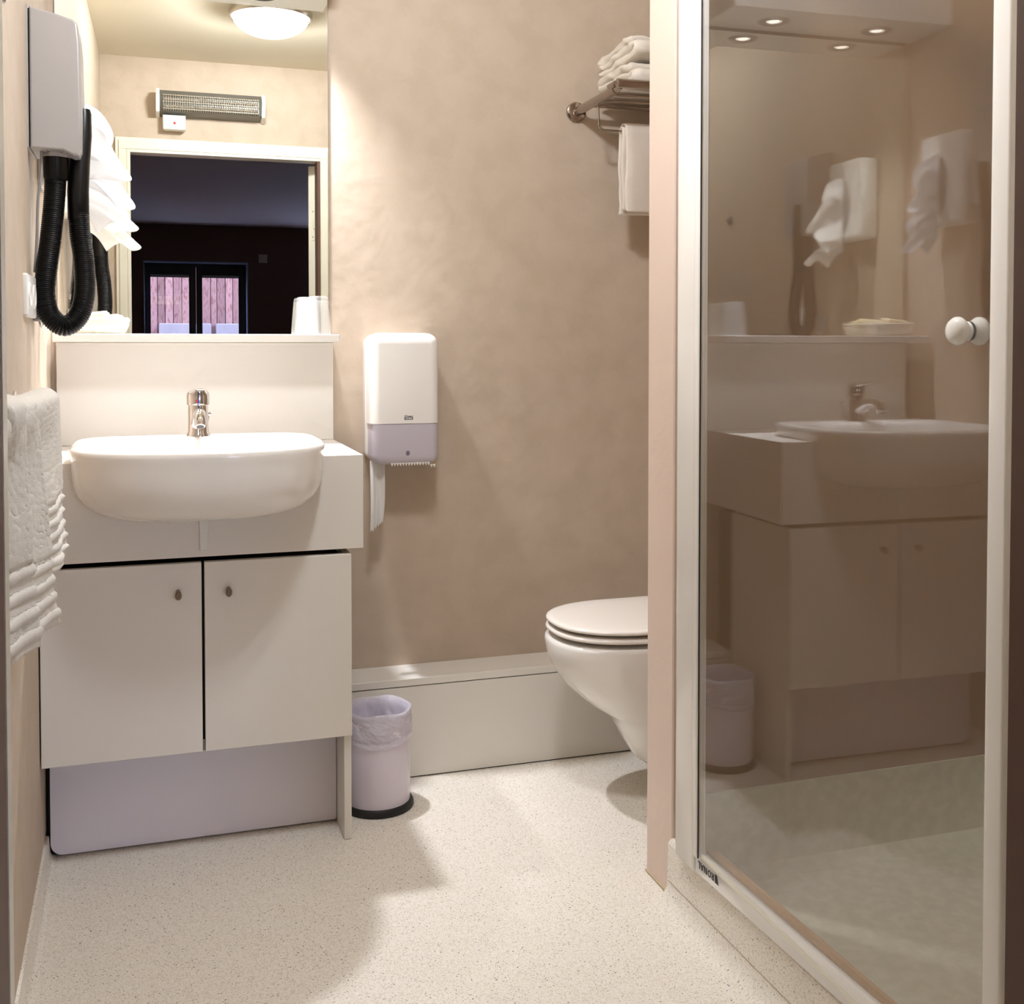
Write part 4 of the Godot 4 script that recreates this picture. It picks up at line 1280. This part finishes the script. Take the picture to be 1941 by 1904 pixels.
func small_things() -> void:
	# toilet paper dispenser
	var d := thing("paper_dispenser", "tall white toilet paper dispenser with a smoky lower window on the back wall", "paper dispenser")
	part(d, "back_body", prismed(rrect(0.5385, 0.842, 0.7195, 1.18, [0.02, 0.012, 0.03, 0.03]), 0.062, xf_xy(0.0), 0.003), M.white_enamel)
	part(d, "cover", shell(0.5370, 0.7210, 0.944, 1.183, 0.058, 0.130, 0.024, 0.030, 0.0), M.white_enamel)
	part(d, "lower_window", shell(0.5405, 0.7200, 0.836, 0.943, 0.060, 0.1285, 0.022, 0.0, 0.024), M.window_smoke, "smoky grey lilac window")
	var tt := ST()
	for i in 16:
		var x := 0.590 + i * 0.0076
		var dip := 0.006 if i > 13 else 0.0
		prism(tt, [Vector2(x, 0.840 - dip), Vector2(x + 0.0038, 0.8315 - dip), Vector2(x + 0.0076, 0.840 - dip)], 0.003, xf_xy(0.118))
	part(d, "tear_teeth", done(tt), M.white_plastic).set_meta("kind", "stuff")
	part(d, "roll", lathed([Vector2(0.02, 0.0), Vector2(0.052, 0.0), Vector2(0.052, 0.09), Vector2(0.02, 0.09), Vector2(0.02, 0.0)], 32, along(Vector3(0.585, 0.902, 0.062), Vector3(1, 0, 0))), M.paper)
	part(d, "lock_mark", prismed(ellipse(0.6345, 0.866, 0.0055, 0.0065, 16), 0.001, xf_xy(0.1283)), M.icon_lilac)
	# maker's badge: a small block with light letters under a wave
	var bx := 0.6365
	var by := 0.9585
	part(d, "badge_block", prismed(rrect(bx - 0.0115, by - 0.0045, bx + 0.0115, by + 0.0035, [0.0005, 0.0005, 0.0005, 0.0005], 2), 0.0006, xf_xy(0.1299)), M.ink_grey)
	var wv := []
	for k in 13:
		var u := k / 12.0
		wv.append(Vector2(bx - 0.0115 + 0.023 * u, by + 0.0048 + 0.0012 * sin(u * TAU + 0.4)))
	for k in 13:
		var u := 1.0 - k / 12.0
		wv.append(Vector2(bx - 0.0115 + 0.023 * u, by + 0.0062 + 0.0012 * sin(u * TAU + 0.4)))
	part(d, "badge_wave", prismed(wv, 0.0006, xf_xy(0.1299)), M.ink_grey)
	var f := SystemFont.new()
	f.font_names = PackedStringArray(["Droid Sans"])
	f.font_weight = 700
	var tm := TextMesh.new()
	tm.text = "TORK"
	tm.font = f
	tm.font_size = 24
	tm.pixel_size = 0.00031
	tm.depth = 0.0004
	var lt := part(d, "badge_lettering", tm, M.white_plastic)
	lt.position = Vector3(bx, by - 0.0005, 0.1307)
	# paper hanging out
	var p := thing("toilet_paper", "strip of white toilet paper hanging torn from the dispenser", "toilet paper")
	var n := noise(14.0, 77, 3)
	part(p, "strip", cloth(26, 70, func(u: float, v: float) -> Vector3:
		var ww := lerpf(0.040, 0.037, v)
		var x := 0.5415 + u * ww + 0.004 * sin(v * 3.0) * v - 0.004 * v
		var torn := n.get_noise_1d(u * 0.5) * 0.012 + n.get_noise_1d(u * 2.0) * 0.006
		var y := lerpf(0.845, 0.672 + torn - 0.016 * (1.0 - u) + 0.010 * u, v)
		var z := 0.085 + 0.007 * sin(u * 7.0 + v * 1.5) + 0.004 * v * sin(u * 15.0 - v * 3.0) + 0.012 * v * (1.0 - u)
		return Vector3(x, y, z), 0.0008), M.paper)
	# bin
	var b := thing("pedal_free_bin", "small white metal waste bin, tinted lilac for cool daylight, with black base ring beside the cabinet", "waste bin", Vector3(0.5235, 0, 0.272))
	b.name = "waste_bin"
	part(b, "body", lathed([Vector2(0.0, 0.014), Vector2(0.0795, 0.014), Vector2(0.0805, 0.02), Vector2(0.0815, 0.242), Vector2(0.0805, 0.2445), Vector2(0.079, 0.242), Vector2(0.078, 0.03), Vector2(0.0, 0.028)], 64), M.bin_enamel)
	part(b, "base_ring", lathed([Vector2(0.0, 0.0), Vector2(0.085, 0.0), Vector2(0.0895, 0.003), Vector2(0.0895, 0.010), Vector2(0.086, 0.016), Vector2(0.080, 0.0185)], 64), M.bin_base)
	var l := thing("bin_liner", "thin lilac plastic bag folded over the rim of the waste bin", "bin liner", Vector3(0.5235, 0, 0.272))
	var f2 := noise(1.3, 51, 3)
	var f3 := noise(6.0, 52, 2)
	var rows := []
	for k in 56:
		var v := k / 55.0
		var r := []
		for i in 120:
			var a := TAU * i / 120
			var c := Vector2(cos(a), sin(a))
			var rad := 0.0
			var y := 0.0
			if v < 0.5:      # outside skirt, from its hem up to the rim
				var w := v / 0.5
				y = lerpf(0.172 + 0.006 * sin(a * 2.0 + 1.0), 0.248, w)
				var diag := sin(a * 3.0 + w * 5.0) + 0.6 * sin(a * 7.0 - w * 9.0)
				rad = 0.0845 + 0.0030 * diag * sin(w * PI) + 0.0028 * f3.get_noise_3d(c.x, c.y, w * 2.0) + (0.002 if w < 0.25 else 0.0) * sin(w * 25.0)
			else:            # inside, down into the bin
				var w := (v - 0.5) / 0.5
				y = lerpf(0.248, 0.05, w)
				rad = 0.0805 - 0.004 * sin(minf(w * 12.0, 1.6)) - absf(f2.get_noise_3d(c.x, c.y, w * 1.4)) * 0.020 * sin(w * PI)
			if v > 0.47 and v < 0.53:
				y = 0.250 + 0.002 * sin(a * 5.0)
				rad = 0.0830 if v < 0.5 else 0.0812
			r.append(Vector3(rad * c.x, y, rad * c.y))
		rows.append(r)
	var s := ST()
	newgroup(s)
	sheet(s, rows, true, true)
	part(l, "bag", done(s), M.liner_film)
